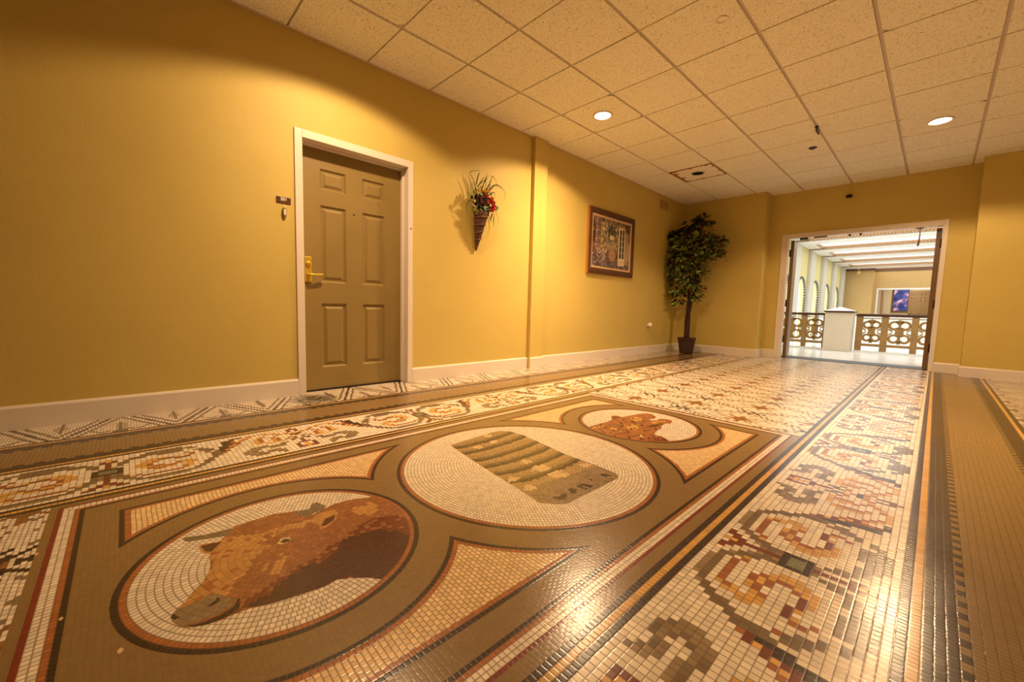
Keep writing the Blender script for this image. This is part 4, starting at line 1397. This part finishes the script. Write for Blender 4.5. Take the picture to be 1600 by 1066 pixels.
# ceiling: beams, dentil courses and skylight glass between
bm = bmesh.new()
sk = bmesh.new()
dn = bmesh.new()
edges = [YF + WT] + [v for y in pil for v in (y - .36, y + .36)] + [GYB]
for y in pil:
    box(bm, GXL, GXR, y - .36, y + .36, GZC - .07, GZC + .1)
    for yy in (y - .372, y + .360):
        box(bm, GXL, GXR, yy, yy + .012, GZC - .03, GZC + .16)
    nd = int((GXR - GXL) / .07)
    for q in range(nd):
        x = GXL + .035 + q * .07
        box(dn, x - .024, x + .024, y - .41, y - .372, GZC - .055, GZC + .01)
    box(dn, GXL, GXR, y - .394, y - .362, GZC - .03, GZC + .045)
for a, b in zip(edges[0::2], edges[1::2]):
    box(sk, GXL + .35, GXR - .3, a, b, GZC + .16, GZC + .18)
    box(bm, GXL, GXL + .35, a, b, GZC - .02, GZC + .18)
    box(bm, GXR - .3, GXR, a, b, GZC - .02, GZC + .18)
    box(dn, GXL + .35, GXL + .40, a, b, GZC - .02, GZC + .05)
struct(obj('ceiling', bm, gwhite), 'white beamed gallery ceiling beyond the doorway', 'ceiling')
struct(obj('window_9', sk, skyglass), 'bright skylight glass between the gallery beams', 'skylight')
struct(obj('trim_9', dn, dentil), 'brown dentil moulding along the gallery beams', 'trim')
# back of the gallery
bm = boxes((GXL + .12, GXR, 18.8, 19.0, 0, .68), (GXL + .12, GXR, 18.74, 19.06, .68, .735))
struct(obj('trim_12', bm, gwhite, bevel=.01), 'low white parapet across the gallery behind the bronze balustrades', 'parapet')
bm = boxes((GXL - .3, -2.10, GYB - .55, GYB, 0, GZC), (-2.10, -1.99, GYB, GYB + .2, 0, GZC + .15), (-1.99, -.2, GYB, GYB + .2, 2.04, GZC + .15), (-.2, GXR, GYB, GYB + .2, 0, GZC + .15))
struct(obj('wall_back', bm, gold_wall), 'tan wall closing the gallery with a wide opening', 'wall')
bm = boxes((GXL, -2.06, GYB - .59, GYB - .55, GZC - .16, GZC - .03), (-2.10, -2.06, GYB - .55, GYB - .04, GZC - .16, GZC - .03), (-2.10, GXR, GYB - .04, GYB, GZC - .16, GZC - .03))
struct(obj('trim_10', bm, mat('crown_brown', rgb(96, 62, 44), .5)), 'dark crown moulding on the gallery back wall', 'trim')
bm = boxes((-1.99, -1.92, GYB - .02, GYB, 0, 2.04), (-.27, -.2, GYB - .02, GYB, 0, 2.04), (-1.92, -.27, GYB - .02, GYB, 1.97, 2.04))
struct(obj('trim_11', bm, gwhite), 'white casing around the opening in the gallery back wall', 'trim')
bm = boxes((-3.4, 1.4, 27.5, 27.7, 0, 2.6), (-3.4, -3.2, GYB + .2, 27.5, 0, 2.6), (1.2, 1.4, GYB + .2, 27.5, 0, 2.6), (-3.4, 1.4, GYB + .2, 27.7, 2.5, 2.6))
struct(obj('wall_far', bm, mat('lobby_tan', rgb(212, 196, 160), .6)), 'tan wall of the lobby seen through the gallery opening', 'wall')
bm = boxes((GXR, GXR + .2, YF + WT, 29, 0, GZC + .2))
struct(obj('wall_right', bm, cream), 'cream right wall of the gallery, outside the view', 'wall')
bm = boxes((-1.86, -1.72, GYB + .1, GYB + .15, .02, 1.94))
bm2 = None
t = thing('door_3', 'narrow brown door leaf standing open at the gallery opening', 'door', (-1.82, GYB + .25, 0))
t['kind'] = 'structure'
lpart('door_leaf', boxes((-.02, .03, 0, .8, .02, 1.95)), mat('tan_brown_door', rgb(150, 112, 72), .5), t)
bm.free()
ll = bpy.data.lights.new('lobby_fill_light', 'AREA')  # unseen fill light, added to brighten the lobby
ll.shape = 'DISK'
ll.size = .5
ll.energy = 38
ll.color = (1.0, .90, .74)
lo_ = bpy.data.objects.new('lobby_fill_light', ll)
COL.objects.link(lo_)
lo_.location = (-.9, 26.3, 2.48)
# lobby painting and lobby doors
lp_ = thing('framed_painting', 'blue floral painting hanging in the lobby past the gallery', 'painting', (-1.28, 27.5, 1.56))
bm = bmesh.new()
box(bm, -.30, .30, -.05, 0, -.58, .56)
lpart('frame', bm, mat('brown_lobby_frame', rgb(112, 76, 46), .5), lp_)
fm = mat('blue_floral_canvas', rgb(60, 70, 140), .5)
fn = fm.node_tree
tcf = fn.nodes.new('ShaderNodeTexCoord')
nf = fn.nodes.new('ShaderNodeTexNoise')
nf.inputs['Scale'].default_value = 3.6
nf.inputs['Detail'].default_value = 2
fn.links.new(tcf.outputs['Object'], nf.inputs['Vector'])
rf = fn.nodes.new('ShaderNodeValToRGB')
els = rf.color_ramp.elements
els[0].position, els[0].color = .38, rgb(26, 40, 116)
els[1].position, els[1].color = .66, rgb(226, 220, 236)
for ps, c in ((.48, rgb(48, 74, 166)), (.55, rgb(104, 84, 160)), (.60, rgb(190, 150, 190))):
    e_ = els.new(ps)
    e_.color = c
fn.links.new(nf.outputs['Fac'], rf.inputs['Fac'])
fn.links.new(rf.outputs['Color'], fn.nodes['Principled BSDF'].inputs['Base Color'])
bm = bmesh.new()
box(bm, -.245, .26, -.06, -.05, -.50, .55)
lpart('canvas', bm, fm, lp_)
t = thing('door_4', 'closed tan six panel door in the lobby past the gallery', 'door', (-.50, 27.5, 0))
t['kind'] = 'structure'
tand = mat('tan_lobby_door', rgb(152, 120, 78), .5)
bm = boxes((-.48, .46, -.05, 0, .01, 2.03))
for x0 in (-.40, .06):
    for z0, z1 in ((.2, .75), (.92, 1.55), (1.68, 1.86)):
        ring = [(x0, z0), (x0 + .33, z0), (x0 + .33, z1), (x0, z1)]
        for (xa, za), (xb, zb) in zip(ring, ring[1:] + ring[:1]):
            box(bm, min(xa, xb) - .015, max(xa, xb) + .015, -.062, -.05, min(za, zb) - .015, max(za, zb) + .015)
lpart('door_leaf', bm, tand, t)
bm = bmesh.new()
bmesh.ops.create_uvsphere(bm, u_segments=12, v_segments=8, radius=.045, matrix=Matrix.Translation((-.42, -.10, .98)))
lpart('knob', bm, brass, t)
# fire alarm strobe / lamp in the gallery corner
bm = bmesh.new()
lathe(bm, [(0, -.1), (.07, -.06), (.09, 0), (.05, .06), (0, .07)], -2.62, GYB - .70, 2.74, 16)
tube(bm, [(-2.62, GYB - .70, 2.80), (-2.62, GYB - .70, 2.88)], .012, 8)
lathe(bm, [(.07, 2.88), (.07, 2.905), (0, 2.905)], -2.62, GYB - .70, 0, 16)
tag(obj('corner_lamp', bm, mat('pale_brass', rgb(214, 190, 110), .4)), 'small pale brass lamp high in the gallery corner', 'lamp')

# ------------------------------------------------------------------ balustrade with a pedestal
BY = 11.15
rail_m = mat('dark_wood_rail', rgb(74, 44, 34), .35)
bgold = mat('bronze_gold_iron', rgb(152, 116, 64), .5, metal=.1, noise=.12, nscale=12)
ped = thing('pedestal', 'square white pedestal with a dark capped pyramid top between balustrades', 'pedestal', (-1.425, 11.08, 0))
lpart('shaft', boxes((-.225, .225, -.24, .24, 0, .815)), mat('pedestal_plaster', rgb(214, 200, 182), .5, noise=.03), ped, bevel=.006)
lpart('cap', boxes((-.25, .25, -.265, .265, .815, .85)), rail_m, ped, bevel=.004)
bm = bmesh.new()
bb = [bm.verts.new(p) for p in ((-.24, -.255, .85), (.24, -.255, .85), (.24, .255, .85), (-.24, .255, .85))]
ap_ = bm.verts.new((0, 0, .935))
for k in range(4):
    bm.faces.new((bb[k], bb[(k + 1) % 4], ap_))
bm.faces.new(bb[::-1])
lpart('pyramid_top', bm, gwhite, ped)
def arc_band(bm, cx, cz, r, a0, a1, w0, w1, y0, y1, n=18):
    """flat cut-out scroll: an arc of varying width extruded in y"""
    O_, I_ = [], []
    for k in range(n + 1):
        t = k / n
        a = a0 + (a1 - a0) * t
        w = w0 + (w1 - w0) * t
        O_.append((cx + (r + w / 2) * math.cos(a), cz + (r + w / 2) * math.sin(a)))
        I_.append((cx + (r - w / 2) * math.cos(a), cz + (r - w / 2) * math.sin(a)))
    for k in range(n):
        prism(bm, [O_[k], O_[k + 1], I_[k + 1], I_[k]], 'y', y0, y1)
def panel_scroll(w, h):
    bm = bmesh.new()
    hw = w / 2
    y0, y1 = -.022, .022
    cz = h / 2
    rr_ = hw * .38
    for sx in (-1, 1):
        for sz in (-1, 1):
            cx_, cz_ = sx * hw * .46, cz + sz * h * .255
            # C scroll open towards the middle
            a0 = PI / 2 - sx * sz * .0
            if sx > 0:
                arc_band(bm, cx_, cz_, rr_ * 1.15, -PI * .80, PI * .80, .050, .036, y0, y1)
            else:
                arc_band(bm, cx_, cz_, rr_ * 1.15, PI * .20, PI * 1.80, .036, .050, y0, y1)
            bmesh.ops.create_uvsphere(bm, u_segments=10, v_segments=6, radius=.024, matrix=Matrix.Translation((cx_ - sx * rr_ * .95, 0, cz_ + sz * rr_ * .62)))
            prism(bm, [(sx * hw * .62, cz + sz * .03), (sx * hw * 1.0, cz + sz * .075), (sx * hw * 1.0, cz + sz * .045), (sx * hw * .62, cz + sz * .0)], 'y', y0, y1)
    prism(bm, [(-.028, .02), (.028, .02), (.020, h * .35), (.020, h * .7), (.028, h - .03), (0, h - .005), (-.028, h - .03), (-.020, h * .7), (-.020, h * .35)], 'y', y0, y1)
    prism(bm, [(-hw * .42, cz - .055), (-hw * .30, cz - .075), (hw * .30, cz - .075), (hw * .42, cz - .055), (hw * .36, cz), (hw * .42, cz + .055), (hw * .30, cz + .07), (-hw * .30, cz + .07), (-hw * .42, cz + .055), (-hw * .36, cz)], 'y', -.03, .03)
    for zz in (h * .90,):
        for sx in (-1, 1):
            prism(bm, [(sx * .03, zz - .02), (sx * .075, zz + .01), (sx * .03, zz + .03)] if sx > 0 else [(sx * .03, zz + .03), (sx * .075, zz + .01), (sx * .03, zz - .02)], 'y', y0, y1)
    return bm
def balustrade(label, x0, x1, posts, panels):
    t = thing('balustrade', label, 'balustrade', ((x0 + x1) / 2, BY, 0))
    ox = (x0 + x1) / 2
    lpart('handrail', boxes((x0 - ox, x1 - ox, -.06, .06, .742, .800)), rail_m, t, bevel=.008)
    bm = boxes((x0 - ox, x1 - ox, -.03, .03, .128, .180), (x0 - ox, x1 - ox, -.02, .02, .700, .718))
    lpart('bottom_rail', bm, bgold, t)
    lpart('kerb', boxes((x0 - ox, x1 - ox, -.14, .14, 0, .035)), marble, t)
    for a, b in posts:
        lpart('post', boxes((a - ox, b - ox, -.045, .045, .035, .742)), bgold, t, bevel=.006)
    for a, b in panels:
        bm = panel_scroll(b - a, .52)
        bmesh.ops.translate(bm, verts=bm.verts, vec=((a + b) / 2 - ox, 0, .180))
        lpart('scroll_panel', bm, bgold, t)
    return t
balustrade('bronze scroll balustrade with dark handrail left of the white pedestal', -3.0, -1.69,
           [(-2.56, -2.48), (-2.093, -2.013), (-1.715, -1.69)], [(-2.98, -2.56), (-2.48, -2.093), (-2.013, -1.715)])
balustrade('bronze scroll balustrade with dark handrail right of the white pedestal', -1.16, 1.1,
           [(-1.155, -1.050), (-.763, -.657), (-.321, -.222), (.12, .21), (.55, .64)], [(-1.050, -.763), (-.657, -.321), (-.222, .12), (.21, .55)])
